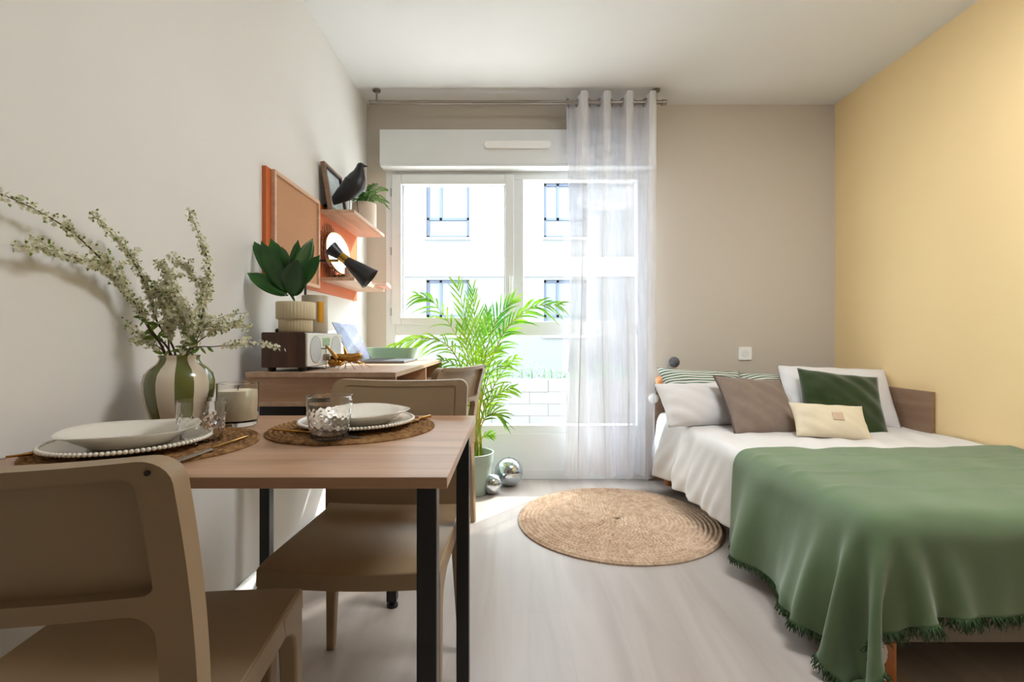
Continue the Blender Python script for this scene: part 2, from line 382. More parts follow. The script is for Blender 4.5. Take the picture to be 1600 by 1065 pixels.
for a in ((629, 788, 496, 288), (820, 995, 501, 280), (619, 995, 664, 525)):
    structure(obj('glass_pane', G().box((wx(a[0]), 0.03, wz(a[2])), (wx(a[1]), 0.036, wz(a[3]))), M['pane'], win))
g = G(); xa, xb, za, zb = wx(627.5), wx(789), wz(497), wz(287)
for q in ((xa, za, xa+.006, zb), (xb-.006, za, xb, zb), (xa, za, xb, za+.006), (xa, zb-.006, xb, zb)): g.box((q[0], 0.02, q[1]), (q[2], 0.034, q[3]))
structure(obj('gasket', g, M['sill_grey'], win))
g = G(); g.box((wx(795), -0.03, wz(478)), (wx(802), -0.02, wz(450))); g.tube([(wx(798.5), -0.03, wz(470)), (wx(798.5), -0.05, wz(470)), (wx(798.5), -0.055, wz(464)), (wx(798.5), -0.055, wz(432))], 0.0085, 10)
structure(obj('window_handle', g, M['pvc'], win, smooth=40))
for py in (300, 392, 487):
    structure(obj('hinge', G().tube([(wx(612)-0.004, -0.012, wz(py+6)), (wx(612)-0.004, -0.012, wz(py-6))], 0.007, 8), M['sill_grey'], win, smooth=40))
structure(bx('window_sill', (x0+0.02, 0.085, -0.03), (x1-0.02, 0.3, 0.0), M['pvc'], win))
# roller shutter box over the window with its air vent
sb = thing('shutter_box', (0.045, YB-0.1, 2.134), 'long white roller shutter box across the wall above the window', 'shutter box')
bx('casing', (-0.93, 0, 0.018), (0.936, 0.1, 0.252), M['pvc'], sb, 0.004)
bx('bottom_rail', (-0.925, -0.006, 0), (0.931, 0.1, 0.018), M['pvc'], sb, 0.005)
g = G(); g.prism(rrect(-0.225, 0.225, 0.118, 0.168, 0.024, 6), -0.024, 0.0)
v = obj('air_vent', g, M['plastic_white'], sb, bevel=0.006, seg=3)
# socket
so = thing('wall_socket', ((1164-CX)/225, YB, EYE-(552-CY)/225), 'small white square wall socket above the striped pillows', 'socket')
obj('socket_plate', G().prism(rrect(-0.045, 0.045, -0.045, 0.045, 0.008), -0.01, 0), M['plastic_white'], so, bevel=0.002)
obj('socket_well', G().prism([(0.024*math.cos(a*PI/12), 0.024*math.sin(a*PI/12)) for a in range(24)], -0.0125, -0.009), M['pvc'], so, bevel=0.001)
# fill lamp added on the ceiling, out of view, to brighten the room
cl = thing('added_fill_lamp', (1.15, 1.3, ZC), 'added round white fill lamp on the ceiling, unseen above the top of the frame', 'lamp')
obj('fill_lamp_base', G().lathe([(0.0, 0), (0.4, 0), (0.4, -0.03), (0.0, -0.03)], 40), M['plastic_white'], cl, smooth=40)
m, nt, b = newmat('fill_lamp_glow'); b.inputs['Base Color'].default_value = (1, 0.9, 0.75, 1); b.inputs['Emission Color'].default_value = (0.93, 0.97, 1.0, 1); b.inputs['Emission Strength'].default_value = 16.0
obj('lamp_shade', G().lathe([(0.395, -0.03), (0.39, -0.06), (0.32, -0.085), (0.0, -0.09)], 40), m, cl, smooth=60)

# ------------------------------------------------------------------ curtain rail and curtain
RY, RZ = 755/239.0, EYE+(CY-160)/239.0
rail = thing('curtain_rail', (0, RY, RZ), 'thin metal curtain rail hung from two ceiling brackets above the window', 'curtain rail')
def rx(px): return (px-CX)/239.0
obj('rod', G().tube([(rx(577), 0, 0), (rx(1034), 0, 0)], 0.0125, 16), M['nickel'], rail, smooth=40)
obj('finial', G().tube([(rx(1034), 0, 0), (rx(1041), 0, 0)], 0.019, 16), M['nickel'], rail, smooth=40)
for px in (588.5, 1025):
    g = G(); g.tube([(rx(px), 0, 0.012), (rx(px), 0, ZC-RZ-0.008)], 0.006, 8); g.tube([(rx(px), 0, ZC-RZ-0.01), (rx(px), 0, ZC-RZ)], 0.026, 18); g.torus((rx(px), 0, 0), 0.017, 0.004, 18, 6, 'x')
    obj('bracket', g, M['nickel'], rail, smooth=40)
ca, cb_ = rx(882), rx(1023)
cur = thing('sheer_curtain', ((ca+cb_)/2, RY, 0), 'gathered sheer white eyelet curtain hanging at the right side of the window', 'curtain')
wob = [random.uniform(-1, 1) for _ in range(40)]
def curt(u, v):
    # u across 0..1, v from top (0) to hem (1); deep folds round the rod, looser below
    folds = 4.0
    ph = 2*PI*folds*u
    amp = 0.055*(1-0.45*v)
    k = int(u*folds*2)
    x = (u-0.5)*(cb_-ca) + 0.016*math.sin(2*ph+1.0)*(0.8+0.5*v) + v*0.012*math.sin(9*u+3*v)
    x *= (1.0-0.05*math.sin(PI*v)) if u < 0.95 else 1
    x += 0.02*v*math.sin(5*v+u*6)*0.6
    y = amp*math.tanh(2.2*math.sin(ph+0.25*math.sin(3*v)))+0.012*v*math.sin(23*u+2*v)
    top = RZ+0.045; bot = 0.075+0.012*math.sin(ph)
    z = top+(bot-top)*v + (0.012*math.sin(ph+1.5) if v == 0 else 0)
    return (x, y-0.004, z)
obj('curtain_cloth', G().grid(curt, 180, 60), M['sheer'], cur, smooth=180)
for k in range(8):
    u = k/8
    if k == 0: u = 0.012
    p = curt(u, 0.03)
    tor = G().torus((0, 0, 0), 0.024, 0.0045, 24, 8, 'x')
    obj('eyelet', tor, M['nickel'], cur, smooth=60, loc=(p[0], 0.0, RZ), rot=(0, 0, 0.35*(1 if k % 2 else -1)))

# ------------------------------------------------------------------ outside
structure(bx('ground_outside', (-30, YB+0.3, -0.75), (30, 30, -0.7), M['ground_pale'], bevel=0))
YF = 13.5; sf = F/YF
bld = thing('apartment_building', (0, YF, -0.7), 'pale rendered apartment building seen bright through the window', 'building')
def fx(px): return (px-CX)/sf
def fz(py): return EYE-(py-CY)/sf+0.7
wins = []
for base in (-368, -184, 0, 184, 367, 551):
    for (ya, yb) in ((285, 371), (437, 524)):
        wins.append((fx(666+base), fx(733+base), fz(yb), fz(ya)))
xs = sorted(set([-16, 16]+[w for q in wins for w in q[:2]])); zs = sorted(set([0, 7]+[w for q in wins for w in q[2:]]))
g = G()
for i in range(len(xs)-1):
    for j in range(len(zs)-1):
        cx_, cz_ = (xs[i]+xs[i+1])/2, (zs[j]+zs[j+1])/2
        if any(a < cx_ < b_ and c < cz_ < d for a, b_, c, d in wins): continue
        g.box((xs[i], 0, zs[j]), (xs[i+1], 0.3, zs[j+1]))
obj('facade', g, M['facade'], bld)
bx('floor_band', (-16, -0.04, fz(432)), (16, 0.0, fz(402)), M['sill_grey'], bld)
for (a, b_, c, d) in wins:
    t = 0.07; g = G()
    g.box((a, 0.1, c), (a+t, 0.18, d)); g.box((b_-t, 0.1, c), (b_, 0.18, d)); g.box((a, 0.1, c), (b_, 0.18, c+t)); g.box((a, 0.1, d-t), (b_, 0.18, d))
    zm = c+(d-c)*0.33; g.box((a, 0.1, zm), (b_, 0.18, zm+t)); xm = a+(b_-a)*0.3; g.box((xm, 0.1, zm), (xm+t, 0.18, d))
    wf = obj('window', g, M['window_blue'], bld); obj('pane', G().box((a, 0.15, c), (b_, 0.16, d)), M['window_pane_far'], wf)
    bx('sill', (a-0.05, -0.06, c-0.06), (b_+0.05, 0.1, c), M['sill_grey'], wf)
bx('roof_edge', (-16.2, -0.2, 7), (16.2, 0.6, 7.2), M['sill_grey'], bld)
# garden wall of pale blocks with a low hedge on it
YW = 8.0; sw = F/YW
gw = thing('garden_wall', (0, YW, -0.7), 'low pale block wall outside beyond the glass', 'wall')
g = G()
for r in range(5):
    for k in range(-10, 11):
        x0_ = k*0.62+(r % 2)*0.31; g.box((x0_+0.001, random.uniform(-0.008, 0.008), r*0.2), (x0_+0.619, 0.3, r*0.2+0.199))
obj('stone_blocks', g, M['stone'], gw, bevel=0.006)
g = G()
for k in range(2600):
    x = random.uniform(-6, 6); y = random.uniform(0.38, 0.85); z = 0.95+random.random()*0.34*(0.7+0.3*math.sin(x*5)); a = random.uniform(0, 6.28); s_ = random.uniform(0.02, 0.045)
    p = Vector((x, y, z)); d = Vector((math.cos(a), math.sin(a)*0.5, random.uniform(-0.5, 1))).normalized()*s_; e = Vector((-math.sin(a), math.cos(a), 0.3))*s_*0.5
    i = [g.pt(p-d), g.pt(p+e), g.pt(p+d), g.pt(p-e)]; g.face(i)
for k in range(60):
    x = -6+k*0.2; g.tube([(x, 0.55, 0.5), (x+random.uniform(-.1, .1), 0.55, 1.15)], 0.012, 5)

hd = obj('hedge', g, M['hedge'], None, fix=False, loc=(0, YW, -0.7)); setp(hd, 'low grey-green hedge growing behind the block wall outside', 'hedge')
# ------------------------------------------------------------------ chairs
def plate(outer, holes, cx, cz, y0, y1, bend):
    """flat plate with holes in x,z, cut to a grid, given thickness y0..y1, then bent by bend(x,y,z)"""
    bm = bmesh.new()
    for loop in [outer]+holes:
        vs = [bm.verts.new((p[0], 0, p[1])) for p in loop]
        for i in range(len(vs)): bm.edges.new((vs[i], vs[(i+1) % len(vs)]))
    bmesh.ops.triangle_fill(bm, edges=bm.edges, use_beauty=True, use_dissolve=False)
    for x in cx: bmesh.ops.bisect_plane(bm, geom=bm.verts[:]+bm.edges[:]+bm.faces[:], plane_co=(x, 0, 0), plane_no=(1, 0, 0), dist=1e-5)
    for z in cz: bmesh.ops.bisect_plane(bm, geom=bm.verts[:]+bm.edges[:]+bm.faces[:], plane_co=(0, 0, z), plane_no=(0, 0, 1), dist=1e-5)
    g = G(); bm.verts.index_update()
    for v in bm.verts: g.v.append(bend(v.co.x, y0, v.co.z))
    n = len(g.v)
    for v in bm.verts: g.v.append(bend(v.co.x, y1, v.co.z))
    for f in bm.faces:
        ids = [v.index for v in f.verts]; g.face(ids); g.face([i+n for i in ids[::-1]])
    for e in bm.edges:
        if len(e.link_faces) == 1: a, b = e.verts[0].index, e.verts[1].index; g.face((a, b, b+n, a+n))
    bm.free(); return g
def frange(a, b, n): return [a+(b-a)*i/n for i in range(1, n)]
def make_chair(loc, rz, label):
    t = thing('dining_chair', loc, label, 'chair', rz, 'taupe plastic chairs')
    SZ = 0.455
    def bend(x, y, z):       # backrest leans back and bows
        h = z-SZ; u = x/0.215
        yy = -0.19+y-0.02*h-0.42*h*h-0.014*(1-u*u)*min(1, max(0, h/0.1))
        return (x*(1.0+0.03*h), yy, z-(0.008*(1-u*u) if z > 0.75 else 0)-0.0)
    outer = rrect(-0.215, 0.215, SZ-0.03, 0.842, [0.004, 0.03, 0.03, 0.004])
    hole1 = rrect(-0.179, 0.179, 0.676, 0.824, 0.012, 4)
    hole2 = rrect(-0.176, 0.176, 0.538, 0.652, 0.03, 6)
    cx = frange(-0.215, 0.215, 14); cz = frange(SZ-0.03, 0.842, 12)
    obj('back_frame', plate(outer, [hole1, hole2], cx, cz, -0.018, 0.014, bend), M['taupe'], t, smooth=40, bevel=0.004)
    panel = plate(rrect(-0.19, 0.19, 0.666, 0.832, 0.01, 3), [], frange(-0.19, 0.19, 14), frange(0.666, 0.832, 6), 0.0, 0.012, bend)
    obj('backrest', panel, M['taupe'], t, smooth=40)
    # seat: dished top with front roll, apron skirt round it
    def top(u, v):
        x = (u-0.5)*2; y = -0.205+v*0.425
        hw = 0.208-0.004*(1-v); bow = 0.018*(1-x*x)*(v**3)
        dip = -0.010*(1-x*x)*(1-abs(v-0.45)*1.2) - 0.016*max(0, (v-0.85)/0.15)**2*(0.3)
        rise = 0.05*max(0, (0.12-v)/0.12)**2
        return (x*hw, y+bow, SZ+dip+rise)
    g = G(); nu, nv = 16, 16
    ids = [[g.pt(top(i/nu, j/nv)) for j in range(nv+1)] for i in range(nu+1)]
    low = [[g.pt(Vector(top(i/nu, j/nv))-Vector((0, 0, 0.012))) for j in range(nv+1)] for i in range(nu+1)]
    for i in range(nu):
        for j in range(nv):
            g.face((ids[i][j], ids[i+1][j], ids[i+1][j+1], ids[i][j+1])); g.face((low[i][j], low[i][j+1], low[i+1][j+1], low[i+1][j]))
    per = [(i, 0) for i in range(nu)]+[(nu, j) for j in range(nv)]+[(i, nv) for i in range(nu, 0, -1)]+[(0, j) for j in range(nv, 0, -1)]
    for a in range(len(per)):
        p, q = per[a], per[(a+1) % len(per)]; g.face((ids[p[0]][p[1]], ids[q[0]][q[1]], low[q[0]][q[1]], low[p[0]][p[1]]))
    obj('seat', g, M['taupe'], t, smooth=50, bevel=0.003)
    g = G(); ap = 0.046                       # apron
    loopo = [Vector(top(p[0]/nu, p[1]/nv)) for p in per]
    c = Vector((0, 0, 0)); n = len(loopo); ri = []
    for q in loopo:
        x, y = q.x*1.004, q.y; xi, yi = q.x*0.975, y*0.975+0.0
        zt = q.z-0.004; zb = SZ-ap
        ri.append([(x, y, zt), (x*1.006, y, zb), (xi, yi, zb), (xi, yi, zt)])
    g.loft(ri, False, True)
    obj('apron', g, M['taupe'], t, smooth=50)
    # four legs, each widening in an arch up into the apron
    for sx in (-1, 1):
        for fr in (True, False):
            g = G(); rings = []
            for (z, w, d) in ((SZ-0.006, 0.040, 0.118), (SZ-0.046, 0.040, 0.105), (SZ-0.062, 0.039, 0.070), (SZ-0.08, 0.038, 0.050), (SZ-0.11, 0.036, 0.042), (0.2, 0.031, 0.034), (0.0, 0.024, 0.026)):
                if fr:
                    ox = sx*(0.2095+0.002*(0.455-z)); oy = 0.221-0.012*(0.455-z); iy = oy-d; ix = ox-sx*w
                else:
                    ox = sx*(0.2095+0.02*(0.455-z)); oy = -0.205-0.06*(0.455-z)*0.3; iy = oy+d; ix = ox-sx*w
                rings.append([(ox, oy, z), (ox, iy, z), (ix, iy, z), (ix, oy, z)])
            g.loft(rings); obj('leg', g, M['taupe'], t, bevel=0.005, smooth=40)
    for sx in (-1, 1):
        p = bend(sx*0.1945, -0.0185, 0.828)
        obj('screw_cap', G().tube([p, (p[0], p[1]-0.002, p[2])], 0.003, 12), M['dark'], t, smooth=40)
    return t
make_chair((-0.616, 0.766, 0), math.radians(7), 'taupe plastic chair nearest the viewer, its back to us, cut by the left edge')
make_chair((-0.3625, 1.311, 0), PI+math.radians(-1.5), 'taupe plastic chair facing us behind the dining table')
make_chair((-0.47, 2.47, 0), math.radians(64), 'taupe plastic chair turned toward the desk beside the palm')

# ------------------------------------------------------------------ dining table
TZ = 0.737; YTF, YTB = 755/928.0, 755/512.0
tb = thing('dining_table', (-0.55, (YTF+YTB)/2, 0), 'oak-topped dining table with black square metal legs against the left wall', 'table')
o_ = tb.location
def L(x, y, z): return (x-o_.x, y-o_.y, z)
bx('tabletop', L(-0.997, YTF, TZ-0.0195), L(-0.107, YTB, TZ), M['oak'], tb, 0.0012)
for x, y in ((-0.163, YTF+0.02), (-0.992, YTF+0.02), (-0.150, 1.328), (-0.94, 1.328)):
    if True:
        lg = obj('leg', G().box(L(x, y, 0.012), L(x+0.035, y+0.035, TZ-0.0195)), M['black_metal'], tb, bevel=0.003)
        obj('glide', G().tube([L(x+0.0175, y+0.0175, 0.0), L(x+0.0175, y+0.0175, 0.012)], 0.013, 14), M['dark'], lg, smooth=40)
# ------------------------------------------------------------------ desk
DZ = 0.851; YD0, YD1 = 755/437.0, 755/260.0; XD0, XD1 = -0.95, -0.412
dk = thing('desk', (-0.68, (YD0+YD1)/2, 0), 'oak desk with open shelf under its top and black metal legs along the left wall', 'desk')
o_ = dk.location
bx('desktop', L(XD0, YD0, DZ-0.018), L(XD1, YD1, DZ), M['oak_y'], dk, 0.001)
bx('shelf_bottom', L(XD0, YD0, DZ-0.122), L(XD1-0.004, YD1, DZ-0.106), M['oak_y'], dk, 0.001)
bx('side_panel', L(XD0, YD0+0.004, DZ-0.106), L(XD1, YD0+0.02, DZ-0.018), M['oak'], dk, 0.001)
bx('side_panel', L(XD0, YD1-0.018, DZ-0.106), L(XD1, YD1-0.002, DZ-0.018), M['oak'], dk, 0.001)
bx('divider', L(XD0, 2.36, DZ-0.106), L(XD1-0.003, 2.376, DZ-0.018), M['oak'], dk, 0.001)
bx('back_panel', L(XD0, YD0+0.02, DZ-0.106), L(XD0+0.014, YD1-0.018, DZ-0.018), M['oak_y'], dk, 0.001)
g = G(); z0, z1 = DZ-0.157, DZ-0.122
for (a, b) in (((XD0+0.045, YD0+0.01, z0), (XD1, YD0+0.045, z1)), ((XD0+0.045, YD1-0.045, z0), (XD1, YD1-0.01, z1)), ((XD0+0.045, YD0+0.045, z0), (XD0+0.08, YD1-0.045, z1)), ((XD1-0.035, YD0+0.045, z0), (XD1, YD1-0.045, z1))): g.box(L(*a), L(*b))
obj('frame', g, M['black_metal'], dk, bevel=0.002)
for x in (XD0+0.045, XD1-0.036):
    for y in (YD0+0.01, YD1-0.045):
        lg = obj('leg', G().box(L(x, y, 0.022), L(x+0.036, y+0.036, z0)), M['black_metal'], dk, bevel=0.003)
        obj('foot', G().lathe([(0.011, 0.024), (0.011, 0.012), (0.02, 0.01), (0.02, 0.0)], 16, L(x+0.018, y+0.018, 0)), M['dark'], lg, smooth=40)

# ------------------------------------------------------------------ things on the table
def round_mat(name, loc, R, rings, thick, k, mat, label, cat, group=None, seed=1, wavy=0.0):
    rnd = random.Random(seed); ph = [rnd.uniform(0, 6.28) for _ in range(200)]
    w = R/rings; nr = rings*5; nt_ = k
    g = G(); rows = []
    for i in range(nr+1):
        row = []
        for j in range(nt_):
            a = 2*PI*j/nt_
            rr = R*i/nr; q = rr/w - a/(2*PI)            # spiral
            fr_ = q-math.floor(q); ring_i = int(math.floor(q)) % 180
            strand = math.sin(a*max(6, (ring_i+1)*2*PI*w*1.0/0.02)+ph[ring_i]+ (fr_-0.5)*5)
            h = thick*(0.30+0.55*math.sqrt(max(0, math.sin(PI*fr_)))+0.15*strand)
            if i == 0: h = thick*0.8
            r2 = rr*(1+wavy*(0.6*math.sin(3*a+ph[0])+0.4*math.sin(5*a+ph[1])))+0.0008*strand
            if i >= nr-1: h *= 0.55
            row.append(g.pt((r2*math.cos(a), r2*math.sin(a), h)))
        rows.append(row)
    for i in range(nr):
        for j in range(nt_): g.face((rows[i][j], rows[i+1][j], rows[i+1][(j+1) % nt_], rows[i][(j+1) % nt_]))
    bot = [g.pt((R*(1+wavy*(0.6*math.sin(3*2*PI*j/nt_+ph[0])+0.4*math.sin(5*2*PI*j/nt_+ph[1])))*0.995*math.cos(2*PI*j/nt_), R*0.995*(1+wavy*(0.6*math.sin(3*2*PI*j/nt_+ph[0])+0.4*math.sin(5*2*PI*j/nt_+ph[1])))*math.sin(2*PI*j/nt_), 0)) for j in range(nt_)]
    for j in range(nt_): g.face((rows[-1][j], bot[j], bot[(j+1) % nt_], rows[-1][(j+1) % nt_]))
    g.face(bot[::-1])
    o = obj(name, g, mat, None, smooth=180, loc=loc, fix=False); return setp(o, label, cat, group)
round_mat('placemat', (-0.775, 1.045, TZ), 0.208, 18, 0.009, 520, M['seagrass'], 'round woven brown placemat at the left setting, nearest the viewer', 'placemat', 'woven placemats', 3, 0.008)
round_mat('placemat', (-0.41, 1.26, TZ), 0.208, 18, 0.009, 520, M['seagrass'], 'round woven brown placemat at the right setting, under the patterned tumbler', 'placemat', 'woven placemats', 4, 0.008)
def dinner_plate(loc, label):
    t = thing('dinner_plate', loc, label, 'plate', 0, 'beaded dinner plates')
    R = 0.141
    obj('dish', G().lathe([(0.0, 0.002), (0.085, 0.0), (0.09, 0.002), (R, 0.014), (R, 0.018), (0.092, 0.0075), (0.085, 0.006), (0.0, 0.006)], 96), M['white_ceramic'], t, smooth=50)
    g = G()
    for k in range(104):
        a = 2*PI*k/104; g.ball((R*math.cos(a), R*math.sin(a), 0.0165), 0.0044, 8, 6)
    obj('beaded_rim', g, M['white_ceramic'], t, smooth=180)
    return t
def soup_plate(loc, label, tilt):
    t = thing('bowl', loc, label, 'bowl', 0, 'shallow white bowls', rot=tilt)
    g = G()
    prof = [(0.0, 0.002), (0.062, 0.0), (0.07, 0.004), (0.098, 0.024), (0.112, 0.030), (0.116, 0.033), (0.111, 0.0335), (0.095, 0.0275), (0.07, 0.010), (0.05, 0.006), (0.0, 0.006)]
    rings = []
    for r, z in prof:
        r *= 1.05
        rings.append([(r*math.cos(2*PI*k/96)*(1+0.012*math.sin(5*2*PI*k/96)*(r > 0.09)), r*math.sin(2*PI*k/96), z+(0.002*math.sin(3*2*PI*k/96) if r > 0.09 else 0)) for k in range(96)])
    g.loft(rings); obj('dish', g, M['white_ceramic'], t, smooth=60); return t
dinner_plate((-0.785, 1.0, TZ+0.0092), 'beaded-rim white dinner plate on the left placemat')
soup_plate((-0.785, 1.0, TZ+0.0165), 'shallow white bowl stacked on the left dinner plate', (0, 0, 0.3))
dinner_plate((-0.396, 1.25, TZ+0.0092), 'beaded-rim white dinner plate on the right placemat')
soup_plate((-0.386, 1.255, TZ+0.0165), 'shallow white bowl stacked on the right dinner plate behind the tumbler', (0, 0, 1.2))
def tumbler(loc, label):
    n = 144; H = 0.098
    g = G(); rings = []
    for (r, z, b) in [(0.0, 0.0, 0), (0.030, 0.0, 0), (0.035, 0.003, 0)]: rings.append((r, z, b))
    for i in range(1, 30):
        z = 0.004+i*0.0031; r = 0.0365+0.0125*math.sin(min(1, z/H)*PI*0.5)**0.8
        rings.append((r, z, 1 if z < 0.066 else 0))
    rings.append((0.0492, H, 0)); rings.append((0.0478, H, 0))
    inner = [(0.0365+0.0125*math.sin(min(1, z/H)*PI*0.5)**0.8-0.0019, z, 0) for z in (0.094, 0.085, 0.075, 0.065, 0.055, 0.045, 0.035, 0.025, 0.018)]+[(0.036, 0.012, 0), (0.03, 0.0095, 0), (0.0, 0.009, 0)]
    L_ = []
    for r, z, b in rings+inner:
        row = []
        for k in range(n):
            a = 2*PI*k/n; rr = r
            if b: rr = r+0.0011*abs(math.cos(8*a+z*PI/0.015))*abs(math.cos(8*a-z*PI/0.015)) - 0.0003
            row.append((rr*math.cos(a), rr*math.sin(a), z))
        L_.append(row)
    g.loft(L_); o = obj('tumbler', g, M['glass'], None, smooth=60, loc=loc); return setp(o, label, 'glass', 'diamond-pattern tumblers')
tumbler((-0.688, 1.075, TZ+0.0), 'clear diamond-pattern tumbler standing between the vase and the left plate')
tumbler((-0.405, 1.08, TZ+0.0088), 'clear diamond-pattern tumbler on the front of the right placemat')
cd = thing('candle_glass', (-0.734, 1.30, TZ), 'cream wax candle in a thick clear glass beside the vase', 'candle')
obj('glass_cup', G().lathe([(0.0, 0.0), (0.042, 0.0), (0.047, 0.004), (0.050, 0.04), (0.051, 0.115), (0.0485, 0.116), (0.0475, 0.05), (0.046, 0.018), (0.04, 0.014), (0.0, 0.014)], 64), M['glass'], cd, smooth=50)
wx_ = obj('wax', G().lathe([(0.0, 0.0146), (0.0395, 0.0146), (0.0452, 0.019), (0.0468, 0.05), (0.0472, 0.094), (0.046, 0.096), (0.0, 0.095)], 64), M['wax'], cd, smooth=50)
obj('wick', G().tube([(0, 0, 0.094), (0.001, 0, 0.104), (0.003, 0, 0.108)], 0.0012, 6), M['dark'], cd, smooth=60)
# cutlery
def blade_path(p0, p1): return Vector(p0), Vector(p1)
def knife(p0, p1, label):
    p0, p1 = Vector(p0), Vector(p1); d = p1-p0; ln = d.length; ang = math.atan2(d.y, d.x)
    t = thing('table_knife', p0, label, 'knife', ang, 'table knives')
    pts = [(0, -0.004), (ln*0.08, -0.009), (ln*0.5, -0.009), (ln*0.52, -0.004), (ln*0.52, 0.005), (0.02, 0.007)]
    obj('blade', G().prism(pts, 0, 0.0018, 'z'), M['steel'], t, bevel=0.0006)
    obj('handle', G().tube([(ln*0.515, 0, 0.003), (ln*0.7, 0, 0.003), (ln*0.97, 0, 0.003), (ln, 0, 0.003)], [0.0022, 0.0024, 0.003, 0.0015], 10), M['gold'], t, smooth=60)
def fork(p0, p1, label):
    p0, p1 = Vector(p0), Vector(p1); d = p1-p0; ln = d.length; ang = math.atan2(d.y, d.x)
    t = thing('fork', p0, label, 'fork', ang)
    g = G()
    for k in range(4):
        y = (k-1.5)*0.006; g.tube([(0, y, 0.006), (0.02, y, 0.0025), (0.05, y*1.0, 0.003)], [0.0008, 0.0014, 0.0018], 6)
    g.prism([(0.045, -0.0115), (0.06, -0.011), (0.075, -0.004), (0.075, 0.004), (0.06, 0.011), (0.045, 0.0115)], 0.002, 0.005, 'z')
    obj('tines', g, M['gold'], t, smooth=40)
    obj('handle', G().tube([(0.07, 0, 0.0035), (ln*0.6, 0, 0.005), (ln, 0, 0.004)], [0.0028, 0.003, 0.0045], 8, flat=1.3), M['gold'], t, smooth=60)
def on(px, py, z=TZ+0.0095):
    s = (py-CY)/(EYE-z); return Vector(((px-CX)/s, F/s, z))
knife(on(258, 726), on(388, 683), 'silver-bladed knife with gold handle at the right of the left setting')
knife(on(-40, 722), on(52, 711), 'knife lying at the far left of the left setting by the frame edge')
fork(on(628, 663), on(672, 652), 'gold fork with its tines showing at the right of the right plate')
knife(on(568, 684), on(424, 672), 'gold-handled knife crossing the right placemat behind the tumbler')
# ------------------------------------------------------------------ striped vase with flowering branches
VX, VY = -0.87, 1.269
prof = [(0.0, 0.0), (0.048, 0.0), (0.055, 0.004), (0.064, 0.03), (0.0745, 0.068), (0.080, 0.10), (0.0805, 0.122), (0.076, 0.142), (0.064, 0.158), (0.052, 0.168), (0.0465, 0.176), (0.0445, 0.183), (0.047, 0.189), (0.047, 0.191), (0.044, 0.191), (0.040, 0.182), (0.043, 0.172), (0.06, 0.15), (0.07, 0.1), (0.05, 0.02), (0.0, 0.012)]
vs = obj('vase', G().lathe(prof, 96), M['vase'], None, smooth=60, loc=(VX, VY, TZ)); setp(vs, 'round-bellied vase striped olive green and cream beside the wall', 'vase')
def ws(px, py, s0=595, lean=0.955):
    s = max(s0, (CX-px)/lean)
    return W(px, py, s)
def blossom(g, p, n, r, rnd):
    n = n.normalized(); a = n.orthogonal().normalized(); b = n.cross(a)
    ph = rnd.uniform(0, 6.28)
    for k in range(5):
        t = ph+2*PI*k/5; d = a*math.cos(t)+b*math.sin(t); e = a*-math.sin(t)+b*math.cos(t)
        g.face([g.pt(p), g.pt(p+d*r*0.6+e*r*0.42+n*r*0.25), g.pt(p+d*r+n*r*0.4), g.pt(p+d*r*0.6-e*r*0.42+n*r*0.25)])
